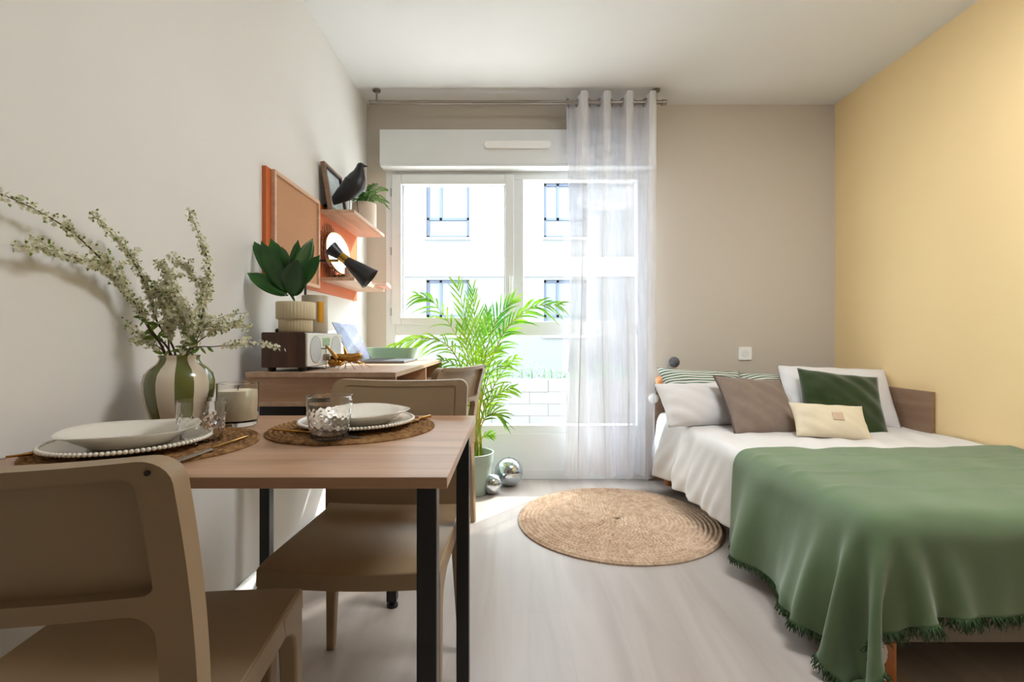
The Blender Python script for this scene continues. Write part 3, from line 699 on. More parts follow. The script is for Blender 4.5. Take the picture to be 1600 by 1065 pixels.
def branch(pts, label, dens=1.0, seed=0, thick=0.0028, dense_to=1.0, fore=595, start=0.15, twigs=7, leafy=1.0):
    rnd = random.Random(seed)
    P3 = []
    base = Vector((VX+rnd.uniform(-.012, .012), VY+rnd.uniform(-.012, .012), TZ+0.05))
    P3.append(base)
    for i, (px, py) in enumerate(pts): P3.append(ws(px, py, fore+ (0 if i < 1 else rnd.uniform(-6, 14))))
    # keep the stem inside the neck
    P3[1] = Vector((min(max(P3[1].x, VX-0.026), VX+0.026), VY+rnd.uniform(-0.02, 0.02), TZ+0.195))
    cur = spline(P3, 10); n = len(cur)
    t = thing('flowering_branch', base, label, 'branch', 0, 'white flowering branches in the vase')
    loc = [p-base for p in cur]
    g = G(); g.tube(loc, [thick*(1-0.78*i/(n-1)) for i in range(n)], 6)
    gf, gl = G(), G()
    total = sum((cur[i+1]-cur[i]).length for i in range(n-1))
    def clothe(path, d, s0):
        m = len(path)
        for i in range(m-1):
            if i/m < s0: continue
            seg = path[i+1]-path[i]; ln = seg.length
            cnt = ln*1000/1.5*d; cnt = int(cnt)+(rnd.random() < cnt-int(cnt))
            for _ in range(cnt):
                p = path[i]+seg*rnd.random(); off = Vector((rnd.gauss(0, 1), rnd.gauss(0, 0.7), rnd.gauss(0, 1)))
                off = off.normalized()*rnd.uniform(0.002, 0.0125)
                q = p+off
                if (q+base).x < -0.992: q.x = -0.99-base.x
                if rnd.random() < 0.78: blossom(gf, q, off+Vector((rnd.uniform(-.4, .4), -0.5, rnd.uniform(-.2, .6)))*0.01, rnd.uniform(0.0038, 0.0062), rnd)
                if rnd.random() < 0.34*leafy:
                    a = off.normalized(); s = rnd.uniform(0.004, 0.009); b = a.orthogonal().normalized()*s*0.32
                    gl.face([gl.pt(q), gl.pt(q+a*s*0.5+b), gl.pt(q+a*s), gl.pt(q+a*s*0.5-b)])
    clothe(loc, dens, start)
    for k in range(twigs):
        i = int(n*rnd.uniform(0.28, 0.8)); d = (loc[min(i+3, n-1)]-loc[i]).normalized()
        side = Vector((rnd.uniform(-1, 1), rnd.uniform(-0.6, 0.2), rnd.uniform(-0.3, 1))).normalized()
        ln = rnd.uniform(0.02, 0.06)*(1.0)
        tw = [loc[i]+(d*0.8+side*0.5)*ln*q+Vector((0, 0, 0.006*q*q)) for q in (0, .25, .5, .75, 1)]
        g.tube(tw, [thick*0.35, thick*.3, thick*.25, thick*.2, thick*.15], 5); clothe(tw, dens*1.3, 0)
    # a few true leaves low down
    for k in range(int(5*leafy)):
        i = int(n*rnd.uniform(0.22, 0.36)); a = Vector((rnd.uniform(-1, 1), rnd.uniform(-1, .3), rnd.uniform(-1, .5))).normalized(); s = rnd.uniform(0.02, 0.034); b = a.cross(Vector((0, 1, 0.2))).normalized()*s*0.16
        p = loc[i]
        for q0, q1, w0, w1 in ((0, .35, 0.2, 1), (.35, .7, 1, .8), (.7, 1, .8, 0.05)):
            gl.face([gl.pt(p+a*s*q0-b*w0), gl.pt(p+a*s*q0+b*w0), gl.pt(p+a*s*q1+b*w1), gl.pt(p+a*s*q1-b*w1)])
    obj('twig', g, M['twig'], t, smooth=180)
    obj('blossoms', gf, M['petal'], t, fix=False, kind='stuff'); obj('leaves', gl, M['leaf_small'], t, fix=False, kind='stuff')
branch([(264,556),(233,513),(205,465),(170,418),(118,367),(59,329),(-8,299)], 'longest flowering branch, sweeping up left out of the frame', 0.85, 1, 0.0034, start=0.32, leafy=1.6)
branch([(262,556),(240,520),(212,474),(175,430),(142,412),(91,394),(51,386),(20,384)], 'flowering branch bending level to the left beneath the longest one', 1.05, 2, 0.003, start=0.36)
branch([(268,552),(245,501),(229,450),(205,402),(177,367),(140,331)], 'flowering branch rising left, its tip between the longest branch and the upright one', 0.9, 3, 0.003, start=0.3, leafy=1.3)
branch([(290,552),(312,509),(323,465),(327,418),(316,379),(294,327)], 'tallest upright flowering branch at the right of the bunch', 0.95, 4, 0.0026, start=0.36, twigs=5)
branch([(292,552),(300,511),(284,465),(262,432),(247,412)], 'short flowering branch at the middle leaning slightly left with a forked tip', 0.9, 5, 0.0022)
branch([(298,550),(316,490),(312,450),(292,422),(270,398)], 'flowering branch curving up and left just inside the upright one', 0.9, 6, 0.0022)
branch([(272,554),(262,510),(256,470),(262,440),(284,428)], 'densely flowered branch in the middle of the bunch', 1.5, 7, 0.0024, start=0.3, twigs=12)
branch([(280,554),(292,520),(280,488),(262,465),(240,452)], 'bushy flowering branch low in the middle of the bunch', 1.5, 8, 0.0022, start=0.3, twigs=12)
branch([(300,552),(335,517),(363,507),(394,510)], 'flowering branch spreading right at middle height above the candle', 0.9, 9, 0.002, start=0.4, twigs=4)
branch([(298,552),(318,512),(347,495),(387,488)], 'uppermost of the sprays spreading right', 0.7, 10, 0.0018, start=0.45, twigs=4)
branch([(300,553),(338,541),(379,539),(410,537),(440,545)], 'lowest long spray reaching right in front of the radio', 0.75, 11, 0.0018, start=0.42, twigs=2, leafy=0.6)
branch([(258,556),(229,536),(203,529)], 'short low spray reaching left from the vase mouth', 1.0, 12, 0.0018, start=0.4, twigs=4, leafy=1.4)
# ------------------------------------------------------------------ left wall: board, shelves and what stands on them
pnl = setp(bx('wall_panel', (XL, 755/389.0, 1.215), (XL+0.018, 755/244.3, 1.668), M['orange_paint'], None, 0.002), 'long orange wall panel behind the cork board and shelves', 'panel')
cb = thing('cork_board', (XL+0.018, 755/382.0, 1.226), 'cork board in a pale wooden frame on the orange panel', 'cork board')
bl = 755/308.6-755/382.0
bx('cork_sheet', (0, 0.01, 0.01), (0.008, bl-0.01, 0.43), M['cork'], cb, 0)
g = G()
for a, b in (((0, 0, 0), (0.018, 0.016, 0.44)), ((0, bl-0.016, 0), (0.018, bl, 0.44)), ((0, 0.016, 0), (0.018, bl-0.016, 0.016)), ((0, 0.016, 0.424), (0.018, bl-0.016, 0.44))): g.box(a, b)
obj('frame', g, M['pale_wood'], cb, bevel=0.0015)
SY0, SY1, SX1 = 755/303.0, 755/244.6, -0.807
sh1 = setp(bx('wall_shelf', (XL+0.0185, SY0, 1.621), (SX1, SY1, 1.639), M['shelf_wood'], None, 0.0012), 'upper oak wall shelf carrying the black bird', 'shelf', 'wall shelves')
sh2 = setp(bx('wall_shelf', (XL+0.0185, SY0, 1.272), (SX1, SY1, 1.290), M['shelf_wood'], None, 0.0012), 'lower oak wall shelf carrying the round mirror', 'shelf', 'wall shelves')
# picture frame leaning on the upper shelf
pf = thing('picture_frame', (-0.938, 2.50, 1.639), 'small wooden picture frame leaning on the upper shelf behind the bird', 'picture frame', rot=(0, math.radians(-9), 0))
w_, h_ = 0.26, 0.255
g = G()
for a, b in (((-0.008, 0, 0), (0.014, 0.014, h_)), ((-0.008, w_-0.014, 0), (0.014, w_, h_)), ((-0.008, 0.014, 0), (0.014, w_-0.014, 0.014)), ((-0.008, 0.014, h_-0.014), (0.014, w_-0.014, h_))): g.box(a, b)
obj('frame', g, M['walnut'] if False else M['board_oak'], pf, bevel=0.001)
g = G()
for a, b in (((0.0, 0.014, 0.014), (0.0125, 0.02, h_-0.014)), ((0.0, w_-0.02, 0.014), (0.0125, w_-0.014, h_-0.014)), ((0.0, 0.02, 0.014), (0.0125, w_-0.02, 0.02)), ((0.0, 0.02, h_-0.02), (0.0125, w_-0.02, h_-0.014))): g.box(a, b)
obj('inner_rim', g, M['lamp_black'], pf)
bx('print', (-0.004, 0.014, 0.014), (0.0, w_-0.014, h_-0.014), pm('print_paper', 'c9d2d4', 0.25, vary=0.12, vs=14, coat=0.5), pf, 0)
# bird
bd = thing('bird_figurine', (-0.845, 2.585, 1.639), 'matt black wooden bird figurine on the near end of the upper shelf', 'figurine')
sB = F/2.585
def BP(px, py): return Vector(((px-CX)/sB+0.845, 0, EYE-(py-CY)/sB-1.639))
path = [(500,326.5),(508,322),(520,315),(534,305),(546,296),(554,287),(558.5,277),(561,269),(562.5,262),(563.5,258.5)]
rad = [0.0025, 0.008, 0.020, 0.040, 0.054, 0.058, 0.046, 0.030, 0.021, 0.018]
cp = spline([BP(*p) for p in path], 4); rr = []
for i in range(len(cp)):
    t = i/4; k = min(int(t), len(rad)-2); rr.append(rad[k]*(1-(t-k))+rad[k+1]*(t-k))
g = G(); g.tube(cp, rr, 24, flat=0.86); g.ball(tuple(cp[-1]-Vector((0.0, 0, 0.002))), 0.0205, 20, 12, (1, 0.9, 0.85))
g.tube([cp[-1]+Vector((0.010, 0, -0.001)), cp[-1]+Vector((0.026, 0, -0.004)), cp[-1]+Vector((0.040, 0, -0.006))], [0.010, 0.0045, 0.0008], 12)
obj('body', g, M['bird_black'], bd, smooth=180)
for dy, fx_ in ((-0.02, 553), (0.02, 560)):
    a = BP(549, 306) if dy < 0 else BP(555, 304); a.y = dy
    b = Vector(((-0.012 if dy < 0 else 0.025), dy, 0.0))
    obj('leg', G().tube([a, b], 0.0018, 8), M['lamp_black'], bd, smooth=60)
# fern on upper shelf
def frond(g, base, tip, sag, nleaf, ll, lw, rnd, stemg, r0=0.0018):
    base, tip = Vector(base), Vector(tip); mid = (base+tip)/2+Vector((0, 0, sag))
    path = [((1-t)**2)*base+2*t*(1-t)*mid+t*t*tip for t in [i/14 for i in range(15)]]
    stemg.tube(path, [r0*(1-0.7*i/14) for i in range(15)], 5)
    for k in range(nleaf):
        t = 0.18+0.8*k/nleaf; i = min(int(t*14), 13); p = path[i].lerp(path[i+1], t*14-i); d = (path[i+1]-path[i]).normalized()
        for sgn in (-1, 1):
            side = d.cross(Vector((0, 0, 1))).normalized()*sgn
            dirn = (side*1.0+d*0.7+Vector((0, 0, rnd.uniform(-.25, .25)))).normalized(); L_ = ll*math.sin(PI*(0.25+0.72*t))**0.8*rnd.uniform(.85, 1.1)
            wv = dirn.cross(Vector((0, 0, 1)).lerp(side, .2)).normalized()*lw
            q0, q1, q2 = p, p+dirn*L_*0.5+Vector((0, 0, 0.004)), p+dirn*L_+Vector((0, 0, -L_*0.15))
            g.face([g.pt(q0-wv*.3), g.pt(q0+wv*.3), g.pt(q1+wv), g.pt(q1-wv)]); g.face([g.pt(q1-wv), g.pt(q1+wv), g.pt(q2)])
fn = thing('potted_fern', (-0.894, 2.95, 1.639), 'small green fern in a blush pot at the far end of the upper shelf', 'potted plant')
obj('pot', G().lathe([(0, 0), (0.062, 0), (0.072, 0.01), (0.072, 0.155), (0.066, 0.155), (0.066, 0.13), (0, 0.13)], 40), M['pot_blush'], fn, smooth=40)
obj('soil', G().lathe([(0.0, 0.131), (0.0655, 0.131), (0.05, 0.138), (0.0, 0.141)], 24), M['soil'], fn, smooth=60)
rnd = random.Random(5); g, gs = G(), G()
for k in range(26):
    a = 2*PI*k/26+rnd.uniform(-.2, .2); R_ = rnd.uniform(0.08, 0.17); hx = math.cos(a)*R_
    if hx < -0.07: hx = -0.07
    frond(g, (math.cos(a)*0.01, math.sin(a)*0.01, 0.135), (hx, math.sin(a)*R_*0.9, 0.135+rnd.uniform(-0.01, 0.13)), rnd.uniform(0.06, 0.12), 14, 0.034, 0.005, rnd, gs, 0.0012)
obj('stems', gs, M['leaf_fern'], fn, smooth=180); obj('foliage', g, M['leaf_fern'], fn, fix=False)
# round mirror and wire wreath on the lower shelf
mr = thing('table_mirror', (-0.925, 2.60, 1.290), 'round gold-rimmed mirror on a small stand on the lower shelf', 'mirror', rot=(0, 0, math.radians(-13)))
MC = Vector((0, 0, 0.142))
tilt = Matrix.Translation(MC) @ Matrix.Rotation(math.radians(-10), 4, 'Y')
g = G(); g.M = tilt; g.torus((0, 0, 0), 0.113, 0.0045, 64, 10, 'x'); obj('rim', g, M['gold'], mr, smooth=180)
g = G(); g.M = tilt; g.tube([(-0.002, 0, 0), (0.002, 0, 0)], 0.112, 64); obj('mirror_glass', g, M['mirror'], mr, smooth=40)
g = G(); g.tube([(0, 0, 0.03), (0, 0, 0.008)], 0.005, 10); g.lathe([(0, 0.0), (0.04, 0.0), (0.04, 0.005), (0.008, 0.009), (0, 0.009)], 32); obj('stand', g, M['gold'], mr, smooth=40)
wr = thing('rattan_ornament', (-0.975, 2.60, 1.292), 'looped copper-toned wire ornament leaning on the orange panel behind the mirror', 'ornament')
g = G()
for k in range(22):
    a = 2*PI*k/22; c = Vector((0, math.cos(a)*0.112, 0.152+math.sin(a)*0.112)); d = Vector((0, math.cos(a), math.sin(a))); e = Vector((0, -math.sin(a), math.cos(a)))
    g.tube([c+d*0.034*math.cos(t)+e*0.022*math.sin(t)+Vector((0.003*math.sin(t), 0, 0)) for t in [2*PI*i/14 for i in range(15)]], 0.0022, 5)
g.torus((0, 0, 0.152), 0.082, 0.004, 48, 8, 'x'); g.torus((0, 0, 0.152), 0.105, 0.003, 48, 8, 'x')
obj('wire_loops', g, pm('copper_wire', 'b07a52', 0.4, 0.4), wr, smooth=180)
# cup, succulent, glass box, books
cup = setp(obj('cup', G().lathe([(0, 0), (0.028, 0), (0.034, 0.01), (0.036, 0.06), (0.033, 0.06), (0.031, 0.012), (0, 0.01)], 32), M['pot_blush'], None, smooth=50, loc=(-0.86, 2.68, 1.290)), 'small blush cup on the lower shelf beneath the mirror', 'cup')
BKX = -0.875
b1 = thing('book', (BKX+0.005, 2.92, 1.290), 'brown-covered book at the bottom of the small pile on the lower shelf', 'book', rz=0.0)
b2 = thing('book', (BKX+0.09, 2.98, 1.290), 'pale pink book at the window end of the lower shelf', 'book', rz=0.12)
for t, w, l, h, mm in ((b1, 0.15, 0.2, 0.035, M['walnut']), (b2, 0.16, 0.2, 0.022, pm('pink_cover', 'e6a592', 0.5))):
    g = G()
    for z in (0, h-0.003): g.box((-w/2, -l/2, z), (w/2, l/2, z+0.003))
    g.box((-w/2, -l/2, 0.003), (-w/2+0.003, l/2, h-0.003)); obj('cover', g, mm, t, bevel=0.001)
    bx('pages', (-w/2+0.003, -l/2+0.004, 0.003), (w/2-0.004, l/2-0.004, h-0.003), pm('paper', 'e8dfd0', 0.8, vs=80, vary=0.08), t, 0)
b2.location = (-0.83, 2.975, 1.290); b1.location = (-0.895, 2.76, 1.290)
b2.location.y = 2.978
bxs = thing('trinket_box', (-0.885, 2.79, 1.325), 'small patterned glass box with a dark lid on top of the brown book', 'box')
mm = stripes('pink_pattern', 'd9b9b4', '8c5f60', 60, 'Z', 0.6)
bx('box_body', (-0.04, -0.05, 0), (0.04, 0.05, 0.055), mm, bxs, 0.004); bx('lid', (-0.042, -0.052, 0.055), (0.042, 0.052, 0.064), M['walnut'], bxs, 0.003)
obj('knob', G().ball((0, 0, 0.07), 0.009, 12, 8), M['walnut'], bxs, smooth=180)
sc_ = thing('succulent', (-0.895, 2.555, 1.290), 'tiny spiky succulent in a small pot on the lower shelf behind the lamp shade', 'potted plant')
obj('pot', G().lathe([(0, 0), (0.022, 0), (0.028, 0.03), (0.025, 0.03), (0.02, 0.02), (0, 0.02)], 24), M['pot_blush'], sc_, smooth=40)
g = G(); rnd = random.Random(3)
for k in range(34):
    a = rnd.uniform(0, 6.28); e = rnd.uniform(0.2, 1.4); d = Vector((math.cos(a)*math.cos(e), math.sin(a)*math.cos(e), math.sin(e))); b = Vector((0, 0, 0.022)); g.tube([b, b+d*0.018, b+d*0.034], [0.003, 0.0035, 0.0004], 6)
obj('leaves', g, M['leaf_fern'], sc_, smooth=60)
sc_.location = (-0.835, 2.66, 1.290); cup.location = (-0.85, 2.58, 1.290)

# ------------------------------------------------------------------ on the desk
RX0, RX1, RY0, RY1, RZ0, RZ1 = -0.909, -0.742, 1.76, 2.125, 0.866, 0.995
rd = thing('table_radio', ((RX0+RX1)/2, (RY0+RY1)/2, DZ), 'walnut table radio with a silver front standing at the near end of the desk', 'radio')
hx_, hy_, zz0, zz1 = (RX1-RX0)/2, (RY1-RY0)/2, RZ0-DZ, RZ1-DZ
obj('cabinet', G().prism(rrect(-hx_, hx_-0.008, zz0, zz1, 0.006), -hy_, hy_), M['walnut'], rd, bevel=0.002, smooth=40)
g = G(); g.M = Matrix.Rotation(0, 4, 'Z')
g.prism(rrect(-hy_+0.004, hy_-0.004, zz0+0.003, zz1-0.004, 0.008), hx_-0.008, hx_, 'x')
fp = obj('front_plate', g, M['silver_face'], rd, bevel=0.002)
for yy in (-hy_+0.078, hy_-0.078):
    g = G(); g.tube([(hx_, yy, (zz0+zz1)/2), (hx_+0.0012, yy, (zz0+zz1)/2)], 0.05, 48); obj('speaker_grille', g, M['grille'], fp, smooth=40)
    obj('grille_ring', G().torus((hx_+0.0005, yy, (zz0+zz1)/2), 0.051, 0.0012, 48, 6, 'x'), M['nickel'], fp, smooth=180)
bx('display', (hx_, -0.035, zz1-0.052), (hx_+0.001, 0.035, zz1-0.02), pm('display_glass', '8fa39a', 0.08, vary=0.3, vs=60, coat=1), fp, 0)
bx('tuning_line', (hx_, -0.05, zz1-0.064), (hx_+0.001, 0.045, zz1-0.060), M['dark'], fp, 0)
obj('knob', G().tube([(hx_, -0.018, zz0+0.032), (hx_+0.02, -0.018, zz0+0.032)], 0.013, 24), M['nickel'], rd, smooth=40)
for x in (-hx_+0.025, hx_-0.03):
    for y in (-hy_+0.03, hy_-0.03): obj('foot', G().lathe([(0, 0), (0.012, 0), (0.016, 0.015), (0, 0.015)], 20, (x, y, 0)), M['dark'], rd, smooth=40)
obj('antenna_knob', G().ball((-hx_+0.03, -hy_+0.06, zz1+0.007), 0.008, 14, 10), M['dark'], rd, smooth=180)
# rubber plant in a ribbed pot on the radio
rp = thing('potted_rubber_plant', (-0.816, 1.835, RZ1), 'young rubber plant with big dark leaves in a ribbed cream pot on the radio', 'potted plant')
def ribbed(r, z, n=144, amp=0.0014, k=36): return [((r+amp*abs(math.cos(k/2*2*PI*i/n))-amp)*math.cos(2*PI*i/n), (r+amp*abs(math.cos(k/2*2*PI*i/n))-amp)*math.sin(2*PI*i/n), z) for i in range(n)]
g = G(); g.loft([ribbed(r, z) for r, z in ((0.055, 0.0), (0.060, 0.003), (0.0605, 0.048), (0.0605, 0.049), (0.067, 0.050), (0.070, 0.053), (0.070, 0.112), (0.068, 0.115), (0.063, 0.115), (0.063, 0.095), (0.01, 0.094))])
obj('pot', g, M['cream_ceramic'], rp, smooth=60)
obj('soil', G().lathe([(0, 0.0945), (0.0625, 0.0945), (0.03, 0.1), (0, 0.101)], 24), M['soil'], rp, smooth=60)
def bigleaf(g, base, tip, w, nrm, fold=0.18, nseg=12, sag=0.0):
    base, tip, nrm = Vector(base), Vector(tip), Vector(nrm).normalized(); d = tip-base; L_ = d.length; d.normalize()
    side = d.cross(nrm).normalized(); nrm = side.cross(d).normalized(); rows = []
    for i in range(nseg+1):
        t = i/nseg; c = base+d*L_*t+nrm*(sag*math.sin(PI*t)); ww = w*math.sin(PI*min(1, t**0.85))**0.75*0.5+0.0008
        if t > 0.9: ww *= (1-t)/0.1*0.8+0.1
        rows.append([g.pt(c-side*ww+nrm*ww*fold*1.2), g.pt(c-side*ww*.5+nrm*ww*fold*.35), g.pt(c), g.pt(c+side*ww*.5+nrm*ww*fold*.35), g.pt(c+side*ww+nrm*ww*fold*1.2)])
    for i in range(nseg):
        for k in range(4): g.face((rows[i][k], rows[i][k+1], rows[i+1][k+1], rows[i+1][k]))
bo = rp.location; SP = F/1.835
def RPp(px, py, dy=0.0): return W(px, py, F/(1.835+dy))-bo
g, gs = G(), G(); root_ = Vector((0, 0, 0.095)); top_ = RPp(455, 455)
leaves = [((449,462),(386,426),0.052,-0.02,(0,-1,0.9)),((448,455),(408,376),0.054,-0.035,(-.3,-1,.3)),((452,450),(423,372),0.05,0.03,(0.2,-1,0.2)),((455,462),(466,405),0.068,-0.07,(0.1,-1,0.15)),((446,450),(394,375),0.045,0.05,(-.1,-.8,.6)),((460,452),(500,398),0.042,0.03,(.5,-.8,.5)),((458,440),(489,372),0.045,0.06,(.6,-.6,.1)),((456,438),(466,374),0.03,0.05,(.3,-1,0)),((456,455),(484,432),0.03,-0.02,(.2,-1,.5)),((450,440),(440,385),0.04,0.08,(0,-1,.2))]
for (b0, t0, w, dy, nr) in leaves:
    b = RPp(*b0, 0); t = RPp(*t0, dy); bigleaf(g, b, t, w*1.38, nr, 0.2)
    gs.tube([top_*0.5+root_*0.5, top_.lerp(b, .5), b], [0.003, 0.0022, 0.0018], 6)
gs.tube([root_, root_.lerp(top_, .5)+Vector((0.002, 0, 0)), top_], [0.0045, 0.0035, 0.003], 8)
obj('stem', gs, M['leaf_dark'], rp, smooth=180); obj('foliage', g, M['leaf_dark'], rp, smooth=180, fix=False, solid=0.0006)
# canister behind the plant
cn = thing('canister', (-0.825, 2.035, RZ1), 'tall beige cylindrical canister with a brass-coloured strip behind the ribbed pot', 'canister')
obj('body', G().lathe([(0, 0), (0.05, 0), (0.0515, 0.003), (0.0515, 0.155), (0.049, 0.158), (0.046, 0.156), (0.046, 0.02), (0, 0.02)], 48), M['beige_ceramic'], cn, smooth=40)
g = G(); g.grid(lambda u, v: (0.0523*math.cos(-1.0+0.5*u), 0.0523*math.sin(-1.0+0.5*u), 0.045+0.085*v), 6, 1); obj('side_strip', g, M['brass'], cn, solid=0.001)  # thin curved brass-coloured strip on the canister's side
# desk lamp
SL = 345.0; lo = Vector((-0.93, F/SL, DZ))
lp = thing('desk_lamp', lo, 'black double-cone desk lamp with a brass collar on a bent black arm', 'lamp')
def LP(px, py): return W(px, py, SL)-lo
zt = EYE+(CY-407)/SL-DZ
obj('base', G().lathe([(0, 0), (0.05, 0), (0.05, 0.008), (0.04, 0.013), (0, 0.014)], 40), M['lamp_black'], lp, smooth=40)
bend_ = spline([(0, 0, 0.012), (0, 0, zt*0.5), (0, 0, zt-0.05), (0.004, 0, zt-0.016), (0.025, 0, zt), (0.06, 0, zt), (LP(511, 407).x, 0, zt)], 6)
obj('arm', G().tube(bend_, 0.0055, 10), M['lamp_black'], lp, smooth=60)
obj('arm_sleeve', G().tube([(LP(510, 407).x, 0, zt), (LP(529, 408).x, 0, zt)], 0.0062, 12), M['brass'], lp, smooth=60)
p0, p1 = LP(519, 388), LP(571, 430); ax = (p1-p0); ln = ax.length; ax.normalize()
ax = Vector((ax.x, 0.12, ax.z)).normalized(); ctr = LP(538.5, 404); ctr.y = -0.012
rotm = Matrix.Translation(ctr) @ ax.to_track_quat('Z', 'Y').to_matrix().to_4x4()
g = G(); g.M = rotm; g.lathe([(0.019, 0.014), (0.021, 0.02), (0.0505, 0.142), (0.0525, 0.148), (0.049, 0.142), (0.0185, 0.022), (0.012, 0.016)], 48); obj('lamp_shade', g, M['lamp_black'], lp, smooth=60)
g = G(); g.M = rotm; g.lathe([(0.019, -0.014), (0.0345, -0.068), (0.0355, -0.071), (0.033, -0.068), (0.0175, -0.016)], 48); obj('reflector_cone', g, M['lamp_black'], lp, smooth=60)
g = G(); g.M = rotm; g.lathe([(0.0, -0.016), (0.0205, -0.016), (0.0205, 0.016), (0.0, 0.016)], 48); obj('brass_collar', g, M['brass'], lp, smooth=40)
# laptop
lt = thing('laptop', (-0.775, 2.53, DZ), 'open silver laptop with its lid leaning to the wall', 'laptop')
bx('base', (0, -0.165, 0.002), (0.255, 0.165, 0.013), M['lavender'], lt, 0.004)
bx('keyboard', (0.03, -0.14, 0.013), (0.14, 0.14, 0.0138), M['dark'], lt, 0)
g = G(); g.M = Matrix.Translation((0.0, 0, 0.012)) @ Matrix.Rotation(math.radians(-27), 4, 'Y'); g.box((-0.006, -0.165, 0), (0.0, 0.165, 0.215)); obj('lid', g, M['lavender'], lt, bevel=0.002)
g = G(); g.M = Matrix.Translation((0.0, 0, 0.012)) @ Matrix.Rotation(math.radians(-27), 4, 'Y'); g.box((0.0, -0.157, 0.01), (0.0008, 0.157, 0.208)); obj('screen', g, pm('glossy_screen', '77789a', 0.2, vary=0.25, vs=7, coat=1), lt)
# pale box / dish at the window end of the desk
ds = thing('storage_tray', (-0.69, 2.80, DZ), 'pale translucent green tray at the window end of the desk', 'tray')
def tr(w, d, z): return rrect(-w, w, -d, d, 0.02)
rings = []
for w, d, z in ((0.115, 0.06, 0.0), (0.12, 0.065, 0.002), (0.14, 0.085, 0.07), (0.136, 0.081, 0.07), (0.116, 0.062, 0.006)): rings.append([(p[0], p[1], z) for p in rrect(-w, w, -d, d, 0.022)])
g = G(); g.loft(rings); m, nt, b = newmat('frosted_green'); b.inputs['Base Color'].default_value = lin('c9dccb'); b.inputs['Roughness'].default_value = 0.25; b.inputs['Transmission Weight'].default_value = 0.55
obj('tray_shell', g, m, ds, smooth=50)
# brass grasshopper
gh = thing('grasshopper_figurine', (-0.668, 1.93, DZ), 'brass grasshopper figurine on the desk in front of the radio', 'figurine')
SG = F/1.93
def GP(px, py, y=0.0): v = W(px, py, SG)-gh.location; v.y = y; return v
g = G()
g.tube([GP(513, 567), GP(518, 565), GP(527, 566), GP(537, 566)], [0.006, 0.015, 0.014, 0.009], 16)
for k in range(5): g.torus(tuple(GP(516+4*k, 566)), 0.012, 0.0035, 18, 6, 'x')
g.tube([GP(517, 558), GP(525, 557), GP(540, 558), GP(552, 559), GP(558, 557), GP(563, 553)], [0.006, 0.012, 0.015, 0.018, 0.016, 0.008], 18)
g.ball(tuple(GP(561, 556)), 0.013, 14, 10)
obj('body', g, M['gold'], gh, smooth=180)
for y, a, k, f in ((-0.02, (530, 560), (512, 539), (508, 577)), (0.0, (547, 566), (537, 541), (536, 578))):
    g = G(); A, K = GP(*a, y), GP(*k, y); g.tube([A, A.lerp(K, .35), K], [0.008, 0.0075, 0.003], 10); Ft = GP(f[0]+6, 575, y-0.01); Ft.z = 0.0015
    obj('hind_leg', g, M['gold'], gh, smooth=60); obj('shin', G().tube([K, K.lerp(Ft, .5), Ft, Ft+Vector((-0.012, -0.002, 0))], [0.0022, 0.0016, 0.0014, 0.001], 6), M['gold'], gh, smooth=60)
for px, dx, y in ((541, -4, -0.022), (547, 6, -0.022), (556, 8, -0.015), (541, -4, 0.02), (556, 10, 0.018)):
    A = GP(px, 564, y*0.5); B = GP(px+dx, 568, y*1.4); C_ = GP(px+dx*2, 575, y*1.8); C_.z = 0.0015
    obj('leg', G().tube([A, B, C_, C_+Vector((0.006, -0.002, 0))], [0.0018, 0.0014, 0.0012, 0.0008], 6), M['gold'], gh, smooth=60)
for y in (-0.005, 0.006):
    obj('antenna', G().tube(spline([GP(563, 553, y), GP(568, 560, y-0.03), GP(572, 570, y-0.05)], 5), 0.0007, 5), M['gold'], gh, smooth=60)

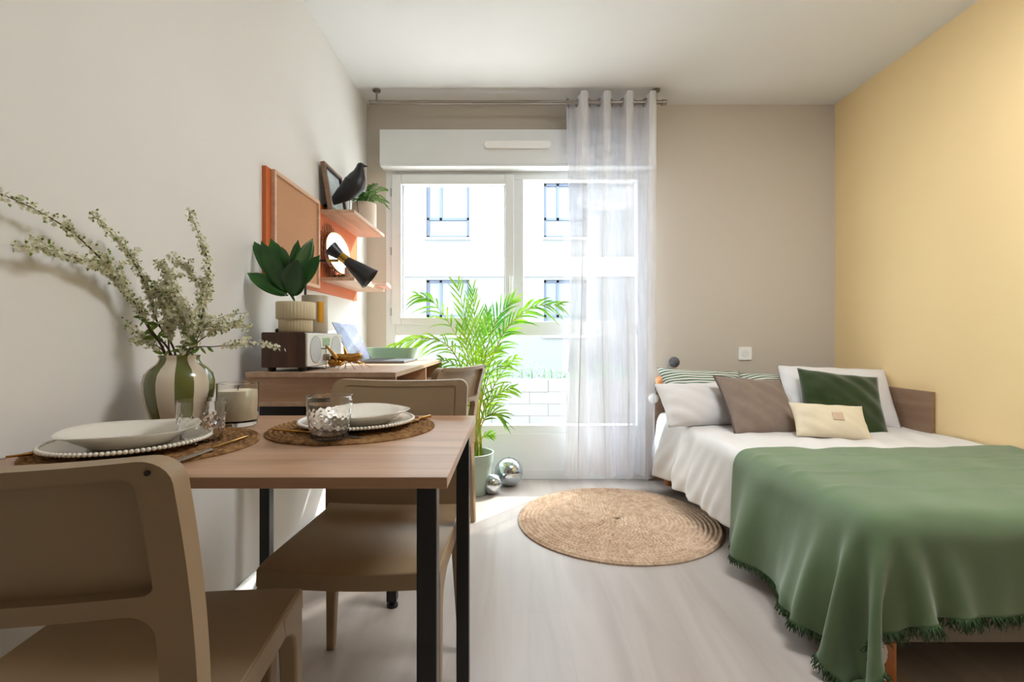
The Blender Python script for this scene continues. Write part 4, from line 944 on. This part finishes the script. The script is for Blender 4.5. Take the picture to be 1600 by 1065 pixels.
# ------------------------------------------------------------------ palm, pot, mirror balls, rug
pp = thing('potted_palm', (-0.25, 3.06, 0), 'tall bright green palm in a grey-green pot by the window', 'potted plant')
obj('pot', G().lathe([(0, 0), (0.1, 0), (0.106, 0.005), (0.132, 0.19), (0.137, 0.192), (0.143, 0.258), (0.138, 0.26), (0.133, 0.256), (0.128, 0.2), (0, 0.2)], 56), M['pot_grey'], pp, smooth=40)
obj('soil', G().lathe([(0, 0.201), (0.128, 0.201), (0.07, 0.215), (0, 0.22)], 30), M['soil'], pp, smooth=60)
rnd = random.Random(11); gs, g = G(), G()
po = pp.location
def PP(px, py, s=246): return W(px, py, s)-po
def palm_frond(pts, nl, ll, t0=0.38, r=0.006, lw=0.0052, up=0.0, seed=0, droop=0.3, w0=0.45):
    nl = max(5, int(nl*0.62)); ll *= 1.08; lw = 0.0056
    rr_ = random.Random(seed); path = spline(pts, 10); n = len(path)
    gs.tube(path, [r*(1-0.8*i/(n-1)) for i in range(n)], 6)
    for k in range(nl):
        t = t0+(1-t0)*(k+rr_.uniform(-.25, .25)*(0 < k < nl-1))/(nl-1)*0.985; f = t*(n-1); i = min(int(f), n-2); p = path[i].lerp(path[i+1], f-i); d = (path[i+1]-path[i]).normalized()
        for sg in (-1, 1):
            side = d.cross(Vector((0, -1, 0.25)))
            side = side.normalized() if side.length > 0.1 else Vector((1, 0, 0))
            q = (k/(nl-1)); L_ = ll*(0.55+0.45*math.sin(PI*min(1, q*0.9+0.15)))*rr_.uniform(.8, 1.1)
            dr = (side*sg*(w0+0.25*(1-q))+d*1.0+Vector((0, rr_.uniform(-.75, .5), up+rr_.uniform(-.18, .22)))).normalized()
            wv = dr.cross(Vector((rr_.uniform(-.4, .4), -1, rr_.uniform(-.2, .5)))).normalized()*lw*rr_.uniform(.8, 1.15)
            prev = None
            for m_ in range(5):
                u = m_/4; c = p+dr*L_*u+Vector((0, 0, -droop*L_*u*u)); w_ = wv*(math.sin(PI*(0.14+0.82*u))**0.8) if m_ < 4 else wv*0.05
                a, b = g.pt(c-w_), g.pt(c+w_)
                if prev: g.face((prev[0], prev[1], b, a))
                prev = (a, b)
B0 = [Vector((rnd.uniform(-.04, .05), rnd.uniform(-.04, .04), 0.2)) for _ in range(14)]
def fr(k, px, s=246, **kw): palm_frond([B0[k]]+[PP(x, y, s) for x, y in px], seed=k, **kw)
fr(0, [(744,640),(738,560),(728,500),(715,448)], 250, nl=22, ll=0.19, up=0.25, droop=0.15)
fr(1, [(746,640),(744,560),(742,500),(738,455)], 244, nl=22, ll=0.17, up=0.35, droop=0.1)
fr(2, [(742,640),(733,580),(716,530),(680,475),(655,462)], 250, nl=22, ll=0.16, droop=0.5, t0=0.55)
fr(3, [(740,650),(728,590),(700,540),(660,528),(622,538)], 262, nl=28, ll=0.17, droop=0.6, t0=0.46)
fr(4, [(750,640),(762,580),(790,515),(830,480),(872,476)], 252, nl=30, ll=0.17, droop=0.4, t0=0.42)
fr(5, [(748,640),(756,570),(768,520),(782,490),(800,470)], 246, nl=22, ll=0.18, up=0.3, droop=0.2)
fr(6, [(748,650),(756,600),(772,550),(795,510),(830,482)], 240, nl=22, ll=0.15, droop=0.25, t0=0.45)
fr(7, [(752,655),(764,620),(782,585),(805,560)], 255, nl=18, ll=0.13, droop=0.4)
fr(8, [(742,655),(735,610),(715,575),(690,560)], 265, nl=18, ll=0.14, droop=0.5)
fr(9, [(748,640),(752,570),(758,520),(762,490)], 242, nl=20, ll=0.15, up=0.3, droop=0.15)
fr(10, [(744,650),(740,600),(730,550),(722,510)], 252, nl=20, ll=0.16, up=0.2, droop=0.25)
fr(11, [(750,665),(758,640),(770,622),(782,612)], 250, nl=10, ll=0.11, droop=0.3)
fr(12, [(744,640),(742,590),(746,545),(755,520)], 238, nl=18, ll=0.14, up=0.1, droop=0.3)
for k_, pts_ in enumerate(([(750,660),(764,632),(784,612),(800,606)], [(748,655),(757,610),(768,580),(790,566)], [(744,655),(728,620),(708,590),(684,585)], [(750,670),(760,650),(772,645),(782,650)], [(746,640),(748,590),(760,560),(778,545)])):
    palm_frond([B0[k_]]+[PP(x, y, 252+4*k_) for x, y in pts_], 15, 0.13, seed=40+k_, droop=0.35, up=0.1)
fr(13, [(750,690),(753,684),(760,680),(768,679)], 250, nl=5, ll=0.06, droop=0.2, t0=0.6)
for k in range(8):
    x = rnd.uniform(-.05, .06); y = rnd.uniform(-.05, .05)
    gs.tube([(x, y, 0.2), (x*0.9, y, 0.4), (x*0.7+0.0, y*0.8, 0.62)], [0.009, 0.007, 0.004], 8)
obj('stalks', gs, M['stalk'], pp, smooth=180); obj('fronds', g, M['leaf_palm'], pp, smooth=180, fix=False)
def mirror_mat():
    m, nt, b = newmat('mirror_tiles'); tc = N(nt, 'ShaderNodeTexCoord'); sx = N(nt, 'ShaderNodeVectorMath', operation='NORMALIZE'); nt.links.new(tc.outputs['Object'], sx.inputs[0])
    br = N(nt, 'ShaderNodeTexVoronoi'); br.inputs['Scale'].default_value = 9; nt.links.new(sx.outputs[0], br.inputs['Vector'])
    b.inputs['Base Color'].default_value = lin('cfd8de'); b.inputs['Metallic'].default_value = 1; b.inputs['Roughness'].default_value = 0.07
    t = N(nt, 'ShaderNodeTexNoise'); t.inputs['Scale'].default_value = 3; nt.links.new(sx.outputs[0], t.inputs['Vector']); bump(nt, b, t.outputs['Fac'], 0.15, 0.01); return m
M['mirror_tiles'] = mirror_mat()
def mirror_ball(loc, r, nlat, label):
    g = G()
    for j in range(nlat):
        t0, t1 = -PI/2+PI*j/nlat, -PI/2+PI*(j+1)/nlat; tm = (t0+t1)/2; n = max(4, int(2*nlat*math.cos(tm)))
        for k in range(n):
            a0, a1 = 2*PI*k/n, 2*PI*(k+1)/n; e = 0.04; aa0, aa1 = a0+(a1-a0)*e, a1-(a1-a0)*e; tt0, tt1 = t0+(t1-t0)*e, t1-(t1-t0)*e
            g.face([g.pt((r*math.cos(t)*math.cos(a), r*math.cos(t)*math.sin(a), r*math.sin(t))) for t, a in ((tt0, aa0), (tt0, aa1), (tt1, aa1), (tt1, aa0))])
    t = thing('mirror_ball', loc, label, 'mirror ball')
    obj('tiles', g, M['mirror_tiles'], t, fix=False, loc=(0, 0, r)); obj('core', G().ball((0, 0, 0), r*0.992, 32, 20), M['steel'], t, smooth=180, loc=(0, 0, r))
    obj('hanging_ring', G().torus((0, 0, 2*r+0.004), 0.006, 0.0012, 16, 6, 'x'), M['nickel'], t, smooth=180)
mirror_ball((-0.013, F/236, 0), 0.094, 34, 'larger silver mirror ball on the floor beside the palm pot')
mirror_ball((-0.117, F/249, 0), 0.063, 26, 'smaller silver mirror ball on the floor in front of the larger one')
round_mat('rug', (0.566, 2.588, 0.0), 0.528, 23, 0.018, 900, M['jute'], 'round braided jute rug on the pale floor', 'rug', None, 9, 0.006)
# ------------------------------------------------------------------ bed
BX0, BX1, BY0, BY1 = 1.008, 2.235, F/562.0, 3.315
bed = thing('bed', ((BX0+BX1)/2, (BY0+BY1)/2, 0), 'low bed with grey fabric box base, wooden legs and oak headboard along the yellow wall', 'bed')
o_ = bed.location
def L(x, y, z): return (x-o_.x, y-o_.y, z)
bx('box_base', L(BX0, BY0, 0.122), L(BX1, BY1, 0.262), M['base_fabric'], bed, 0.012)
for x, y in ((BX0+0.03, BY0+0.035), (BX1-0.05, BY0+0.035), (BX0+0.055, BY1-0.09), (BX1-0.08, BY1-0.09)):
    if y < 2: obj('leg', G().prism(rrect(-0.0, 0.075, 0, 0.075, 0.008), 0, 0.122, 'z'), M['orange_wood'], bed, bevel=0.002, loc=L(x-0.032, y-0.03, 0), smooth=40)
    else: obj('leg', G().lathe([(0.034, 0), (0.036, 0.004), (0.036, 0.122), (0.0, 0.122)], 28), M['orange_wood'], bed, smooth=40, loc=L(x, y, 0))
hb = bx('headboard', L(0.945, 3.317, 0.0), L(XR-0.003, 3.343, 0.675), M['board_oak'], bed, 0.002)
bx('side_board', L(XR-0.024, 2.56, 0.14), L(XR-0.003, 3.316, 0.69), M['board_oak_y'], bed, 0.002)
mt = setp(bx('mattress', (BX0+0.005, BY0+0.005, 0.262), (BX1-0.008, BY1, 0.462), M['cream_cloth'], None, 0.03, seg=5), 'mattress on the grey bed base under the white sheet', 'mattress')

# ---- draped cloths: relaxed as a grid of point masses over the bed
def upsample(P, nx, ny):
    a, b = P.shape[:2]; u = np.linspace(0, a-1, nx); v = np.linspace(0, b-1, ny)
    i = np.minimum(u.astype(int), a-2); j = np.minimum(v.astype(int), b-2); fu = (u-i)[:, None, None]; fv = (v-j)[None, :, None]
    return (P[i][:, j]*(1-fu)*(1-fv)+P[i+1][:, j]*fu*(1-fv)+P[i][:, j+1]*(1-fu)*fv+P[i+1][:, j+1]*fu*fv)
def drape_multi(nx, ny, *a, steps=(90, 60, 60), iters=(14, 14, 18), **k):
    P = None
    for lv, st, it in zip((4, 2, 1), steps, iters):
        P = drape(max(8, nx//lv), max(8, ny//lv), *a, steps=st, iters=it, P0=P, grav=(9.8, 5.0, 2.5)[(4, 2, 1).index(lv)], **k)
    return P
def drape(nx, ny, ox, oy, lx, ly, z0, infl, steps=170, iters=10, seed=0, jitter=0.002, limit=None, skew=None, stiff=0.35, P0=None, grav=9.8):
    rng = np.random.RandomState(seed)
    u, v = np.meshgrid(np.linspace(0, 1, nx), np.linspace(0, 1, ny), indexing='ij')
    P = np.stack([ox+lx*u, oy+ly*v, np.full_like(u, z0)], -1)
    if skew is not None: P[..., 0] += skew[0]*v; P[..., 1] += skew[1]*u
    if P0 is not None: P = upsample(P0, nx, ny)
    P = P+rng.normal(0, jitter*(1 if P0 is None else 0.3), P.shape); V = np.zeros_like(P); dx, dy = lx/(nx-1), ly/(ny-1); dg = math.hypot(dx, dy)
    lo = np.array([BX0+0.04-infl, BY0+0.04-infl, -1.0]); hi = np.array([BX1+0.3, BY1+0.3, 0.462+infl]); rad = 0.04
    inn_lo, inn_hi = np.array([BX0+0.04, BY0+0.04, -1.0]), np.array([BX1+0.3, BY1+0.3, 0.462-0.04])
    def con(P, A, B, rest, k):
        d = P[B]-P[A]; L_ = np.sqrt((d*d).sum(-1, keepdims=True))+1e-9; c = d*((L_-rest)/L_*0.5*k)
        P[A] += c; P[B] -= c
    S = slice; sets = []
    def pair(i0, j0, di, dj, step_i, step_j, rest, k):
        n_i, n_j = nx, ny
        ai = np.arange(i0, n_i-di if di >= 0 else n_i, step_i); aj = np.arange(j0, n_j-abs(dj), step_j)
        if len(ai) == 0 or len(aj) == 0: return
        I, J = np.meshgrid(ai, aj, indexing='ij')
        if dj >= 0: sets.append(((I, J), (I+di, J+dj), rest, k))
        else: sets.append(((I, J-dj), (I+di, J), rest, k))
    for p in (0, 1): pair(p, 0, 1, 0, 2, 1, dx, 1.0); pair(0, p, 0, 1, 1, 2, dy, 1.0)
    for p in (0, 1): pair(p, 0, 1, 1, 2, 1, dg, stiff); pair(p, 0, 1, -1, 2, 1, dg, stiff)
    for p in (0, 1, 2, 3): pair(p, 0, 2, 0, 4, 1, 2*dx, 0.12); pair(0, p, 0, 2, 1, 4, 2*dy, 0.12)
    # steps of two overlap only when i and i+2 share a set; starting at p with stride 4 keeps them apart
    dt = 0.018
    for st in range(steps):
        V[..., 2] -= grav*dt; V *= 0.985 if st < steps*0.6 else 0.93
        Q = P+V*dt
        for _ in range(iters):
            for A, B, r, k in sets: con(Q, A, B, r, k)
            c = np.clip(Q, inn_lo, inn_hi); d = Q-c; dist = np.sqrt((d*d).sum(-1)); R_ = rad+infl
            inside = dist < R_
            if inside.any():
                dd = np.where(dist[..., None] > 1e-6, d/np.maximum(dist[..., None], 1e-6), np.array([0, 0, 1.0]))
                deep = dist < 1e-6
                out = c+dd*R_
                out[deep, 2] = 0.462+infl
                # friction: keep most of the tangential position
                mv = out; Q = np.where(inside[..., None], mv*1.0, Q)
                fr_ = inside & (out[..., 2] > 0.40)
                Q[fr_, :2] = Q[fr_, :2]*0.45+P[fr_, :2]*0.55
            Q[..., 2] = np.maximum(Q[..., 2], 0.004)
            Q[..., 0] = np.minimum(Q[..., 0], XR-0.006); Q[..., 1] = np.minimum(Q[..., 1], 3.312)
            if limit is not None: Q = limit(Q)
        V = (Q-P)/dt; sp = np.sqrt((V*V).sum(-1, keepdims=True)); V *= np.minimum(1, 2.5/np.maximum(sp, 1e-6)); P = Q
    return P
def cloth_obj(name, P, mat, label=None, cat=None, thick=0.003, parent=None):
    nx, ny = P.shape[:2]; me = bpy.data.meshes.new(name)
    idx = np.arange(nx*ny).reshape(nx, ny)
    f = np.stack([idx[:-1, :-1], idx[1:, :-1], idx[1:, 1:], idx[:-1, 1:]], -1).reshape(-1, 4)
    me.from_pydata([tuple(map(float, p)) for p in P.reshape(-1, 3)], [], [tuple(map(int, q)) for q in f])
    o = link_mesh(name, me, mat, parent, 180, 0, 2, 0, 0, None, None)
    mo = o.modifiers.new('sub', 'SUBSURF'); mo.levels = 1; mo.render_levels = 1
    mo = o.modifiers.new('solid', 'SOLIDIFY'); mo.thickness = thick; mo.offset = 0
    return setp(o, label, cat)
# white sheet: hangs over the left side and the foot
def lim_sheet(Q):
    inthrow = (Q[..., 1] < 2.13)
    bad = inthrow & (Q[..., 0] < BX0-0.022) & (Q[..., 2] < 0.40); Q[..., 0] = np.where(bad, BX0-0.022, Q[..., 0])
    bad = (Q[..., 1] < BY0-0.022) & (Q[..., 2] < 0.40); Q[..., 1] = np.where(bad, BY0-0.022, Q[..., 1])
    return Q
nx, ny = 78, 118
SHX0 = BX0-0.32
Ps = drape_multi(nx, ny, SHX0, BY0-0.26, XR-0.01-SHX0, 3.30-(BY0-0.26), 0.50, 0.006, seed=2, jitter=0.004, limit=lim_sheet)
# gentle creases and a fuller fall near the head end
uu = np.linspace(0, 1, nx)[:, None]; vv = np.linspace(0, 1, ny)[None, :]
side = np.clip((0.44-Ps[..., 2])/0.25, 0, 1)
yy = Ps[..., 1]; head = np.clip((yy-2.12)/0.25, 0, 1)
fold = (0.5+0.5*np.sin(yy*23+1.3*np.sin(yy*7)))**1.5
onside = (Ps[..., 0] < BX0+0.03)
Ps[..., 0] -= np.where(onside, head*side*(0.035+0.075*fold*np.clip((yy-2.3)/0.8, 0.15, 1)), 0)
Ps[..., 0] -= np.where(onside, head*side*0.006*np.sin(yy*61+Ps[..., 2]*34), 0)
topm = Ps[..., 2] > 0.455
Ps[..., 2] += np.where(topm, 0.0045*np.abs(np.sin(Ps[..., 0]*19+Ps[..., 1]*5+2*np.sin(Ps[..., 1]*4)))*np.clip((yy-2.0)/0.3, 0, 1)+0.003*np.sin(Ps[..., 0]*43-Ps[..., 1]*13)*np.clip((yy-2.0)/0.3, 0, 1), 0)
cc_ = np.clip(Ps, np.array([BX0+0.04, BY0+0.04, -1.0]), np.array([BX1+0.3, BY1+0.3, 0.422])); dv = Ps-cc_; dl = np.sqrt((dv*dv).sum(-1))
under = (yy < 2.09) & (Ps[..., 2] > 0.30); k_ = np.where(under & (dl > 0.048), 0.048/np.maximum(dl, 1e-6), 1.0)
Ps = cc_+dv*k_[..., None]
cloth_obj('bed_sheet', Ps, M['sheet'], 'white linen sheet over the mattress, hanging down toward the rug', 'sheet', 0.003)
# green throw
nx, ny = 96, 74
TX0, TY0 = BX0-0.355, BY0-0.245; tw, tl = XR-0.012-TX0, 2.135-TY0
def lim_throw(Q):
    Q[..., 1] = np.where(Q[..., 2] < 0.38, np.maximum(Q[..., 1], BY0-0.055-0.04*np.clip((0.3-Q[..., 2])/0.3, 0, 1)), Q[..., 1]); return Q
Pt = drape_multi(nx, ny, TX0, TY0, tw, tl, 0.50, 0.027, limit=lim_throw, seed=5, jitter=0.003, skew=(0.0, 0.03))
for _ in range(3):
    Pt[1:-1, 1:-1] = 0.5*Pt[1:-1, 1:-1]+0.125*(Pt[2:, 1:-1]+Pt[:-2, 1:-1]+Pt[1:-1, 2:]+Pt[1:-1, :-2])
sd = np.clip((0.45-Pt[..., 2])/0.33, 0, 1); ys = Pt[..., 1]; xs = Pt[..., 0]
lf = np.clip((BX0+0.02-xs)/0.03, 0, 1)
fold = (0.5+0.5*np.sin(ys*17+0.9*np.sin(ys*6)+1.2*(1-sd)))**1.4
Pt[..., 0] -= lf*sd*(0.018+0.06*fold)*np.clip((ys-1.2)/0.25, 0.2, 1)
ff = np.clip((BY0+0.005-ys)/0.02, 0, 1)
Pt[..., 1] -= ff*sd*(0.006+0.016*(0.5+0.5*np.sin(xs*21+np.sin(xs*9)*1.5))**2)
tp = np.clip((Pt[..., 2]-0.47)/0.01, 0, 1)
def crease(d, w): return np.exp(-(d/w)**2)
for y0_, sl, am in ((2.0, -0.03, 0.006), (1.77, 0.05, 0.007), (1.56, 0.0, 0.005), (1.9, 0.09, 0.004)):
    Pt[..., 2] += tp*am*crease(ys-(y0_+sl*(xs-1.6)+0.012*np.sin(xs*7+y0_*5)), 0.014)
Pt[..., 2] += tp*(0.002*np.sin(xs*17+ys*9)+0.0015*np.sin(xs*37-ys*21))
Pt[..., 2] += np.clip((ys-2.02)/0.1, 0, 1)*tp*(0.006*np.abs(np.sin(xs*11+1))+0.014*np.clip((xs-1.9)/0.35, 0, 1))
cloth = cloth_obj('throw_blanket', Pt, M['throw'], 'green cotton throw with fringed edge spread over the foot of the bed', 'blanket', 0.003)
g = G(); rnd = random.Random(4)
def fringe_edge(row, inner, ln, per=5):
    for i in range(len(row)-1):
        a, b = Vector(row[i]), Vector(row[i+1]); ia, ib = Vector(inner[i]), Vector(inner[i+1])
        for k in range(per):
            t = (k+rnd.random())/per; p = a.lerp(b, t); d = (p-ia.lerp(ib, t)).normalized()
            d = (d*0.75+Vector((rnd.uniform(-.45, .45), rnd.uniform(-.45, .45), -0.5+rnd.uniform(-.2, .3)))).normalized(); L_ = ln*rnd.uniform(.6, 1.15)
            c1 = Vector((rnd.uniform(-1, 1), rnd.uniform(-1, 1), rnd.uniform(-.3, .3)))*L_*0.22
            pts = [p-d*0.002, p+d*L_*0.4+c1*0.6, p+d*L_*0.8+c1, p+d*L_+c1*0.4]
            for q in pts: q.z = max(q.z, 0.003)
            g.tube(pts, [0.0019, 0.0018, 0.0014, 0.0007], 4)
ok = Pt[:, 0, 0] < XR-0.02
fringe_edge([p for p, k in zip(Pt[:, 0], ok) if k], [p for p, k in zip(Pt[:, 1], ok) if k], 0.034, 9)
fringe_edge(list(Pt[0, :]), list(Pt[1, :]), 0.030, 8)
obj('fringe', g, M['fringe'], cloth, smooth=180, fix=False, kind='stuff')

# ---- pillows
def pillow_mesh(w, h, t, seed=0, pinch=0.09, sagp=0.5, n=36, crease=0.006):
    rnd = random.Random(seed); ph = [rnd.uniform(0, 6.28) for _ in range(8)]
    g = G(); ids = {}
    for side in (1, -1):
        for i in range(n+1):
            for j in range(n+1):
                u, v = -1+2*i/n, -1+2*j/n; edge = i in (0, n) or j in (0, n)
                if edge and side == -1: ids[(side, i, j)] = ids[(1, i, j)]; continue
                th = (max(0, 1-abs(u)**2.6)**0.62)*(max(0, 1-abs(v)**2.6)**0.62)
                x = w/2*u*(1-pinch*(1-v*v)*abs(u)**2); z = h/2*v*(1-pinch*(1-u*u)*abs(v)**2)
                cr = crease*(math.sin(7*u+ph[0]+3*v)*math.cos(5*v+ph[1])+0.6*math.sin(13*u*v+ph[2])+0.5*math.sin(11*(u+v)+ph[3]))*th**0.4*(1 if not edge else 0)
                z += -0.02*h*(1-u*u)*(v > 0)*v*sagp
                y = side*(t/2*th+cr*0.8)
                ids[(side, i, j)] = g.pt((x, y, z))
        for i in range(n):
            for j in range(n):
                q = [ids[(side, i, j)], ids[(side, i+1, j)], ids[(side, i+1, j+1)], ids[(side, i, j+1)]]; g.face(q if side == -1 else q[::-1])
    return g
MZ = 0.474
def pillow(name, px, py_bottom, s, w, h, t, mat, label, cat, lean, yaw=0, roll=0, seed=0, pinch=0.08, piping=None, dz=0.0, **kw):
    """px: centre of the bottom edge, s: scale there; leaning back by lean degrees from vertical"""
    x = (px-CX)/s; y = F/s; R_ = Matrix.Rotation(math.radians(yaw), 4, 'Z') @ Matrix.Rotation(math.radians(-lean), 4, 'X') @ Matrix.Rotation(math.radians(roll), 4, 'Y')
    z = EYE-(py_bottom-CY)/s
    c = Vector((x, y, z)) + R_ @ Vector((0, 0, h/2*0.96))
    t_ = thing(name, c, label, cat, rot=R_.to_euler())
    gg = pillow_mesh(w, h, t, seed, pinch, **kw); obj('cover', gg, mat, t_, smooth=180)
    if piping:
        pts = []; n = 36
        for i in range(n): pts.append((-1+2*i/n, -1))
        for i in range(n): pts.append((1, -1+2*i/n))
        for i in range(n): pts.append((1-2*i/n, 1))
        for i in range(n+1): pts.append((-1, 1-2*i/n))
        P3 = [Vector((w/2*u*(1-pinch*(1-v*v)*abs(u)**2), 0, h/2*v*(1-pinch*(1-u*u)*abs(v)**2)+(-0.02*h*(1-u*u)*(v > 0)*v*0.5))) for u, v in pts]
        obj('piping', G().tube(P3, 0.0035, 6), piping, t_, smooth=180)
    return t_
pillow('striped_pillow', 1113, 656, 255, 0.55, 0.385, 0.15, M['stripe_cloth'], 'green and white striped pillow against the headboard, the larger-looking left one', 'pillow', 38, 4, 3, 1)
pillow('striped_pillow', 1243, 656, 255, 0.52, 0.375, 0.15, M['stripe_cloth'], 'green and white striped pillow half hidden behind the long white pillow', 'pillow', 42, -2, 0, 2)
pillow('bed_pillow', 1107, 664, 272, 0.50, 0.295, 0.16, M['pillow_white'], 'plump white pillow at the left, behind the taupe cushion', 'pillow', 38, 10, 0, 3, 0.06)
pillow('bed_pillow', 1316, 662, 270, 0.59, 0.39, 0.17, M['pillow_white'], 'large white pillow at the right, behind the dark green cushion', 'pillow', 34, -14, 2, 3, 0.03)
pillow('bed_pillow', 1215, 660, 264, 0.52, 0.31, 0.14, M['pillow_white'], 'white pillow in the middle behind the taupe and dark green cushions', 'pillow', 44, 0, 0, 8, 0.05)
pillow('cushion', 1205, 680, 292, 0.42, 0.39, 0.14, M['taupe_cloth'], 'square taupe cushion with dark piping leaning on the white pillows', 'cushion', 40, 10, 5, 5, 0.07, pm('dark_piping', '5a4a40', 0.9))
pillow('cushion', 1322, 676, 288, 0.42, 0.40, 0.14, M['velvet'], 'square dark green velvet cushion leaning at the right', 'cushion', 36, -10, 8, 6, 0.06)
cc = pillow('cushion', 1304, 684, 312, 0.355, 0.20, 0.10, M['cream_cloth'], 'small oblong cream cushion in front with a stitched patch', 'cushion', 38, -8, 3, 7, 0.06, crease=0.003)
g = G(); g.box((-0.005, -0.0545, -0.02), (0.045, -0.0525, 0.022)); obj('patch', g, M['patch'], cc)
# wooden bead garland hung on the left end of the headboard
gr = thing('ball_garland', (0.98, 3.30, 0.675), 'string of coloured balls hung over the left end of the headboard', 'garland')
SBG = F/3.30
cols = [((1053.5, 565.5), 0.036, pm('grey_ball', '56565a', 0.6)), ((1032, 595), 0.035, pm('peach_ball', 'e89a66', 0.6)), ((1021, 622), 0.034, pm('white_ball', 'f0eeea', 0.5))]
pts = []
for (p, r, mm) in cols:
    c = W(p[0], p[1], SBG)-gr.location; pts.append(c); obj('ball', G().ball(tuple(c), r, 24, 16), mm, gr, smooth=180)
obj('cord', G().tube(spline([pts[0], (pts[0]+pts[1])/2+Vector((0, -.01, 0)), pts[1], pts[2]], 6), 0.0025, 6), M['sill_grey'], gr, smooth=180)
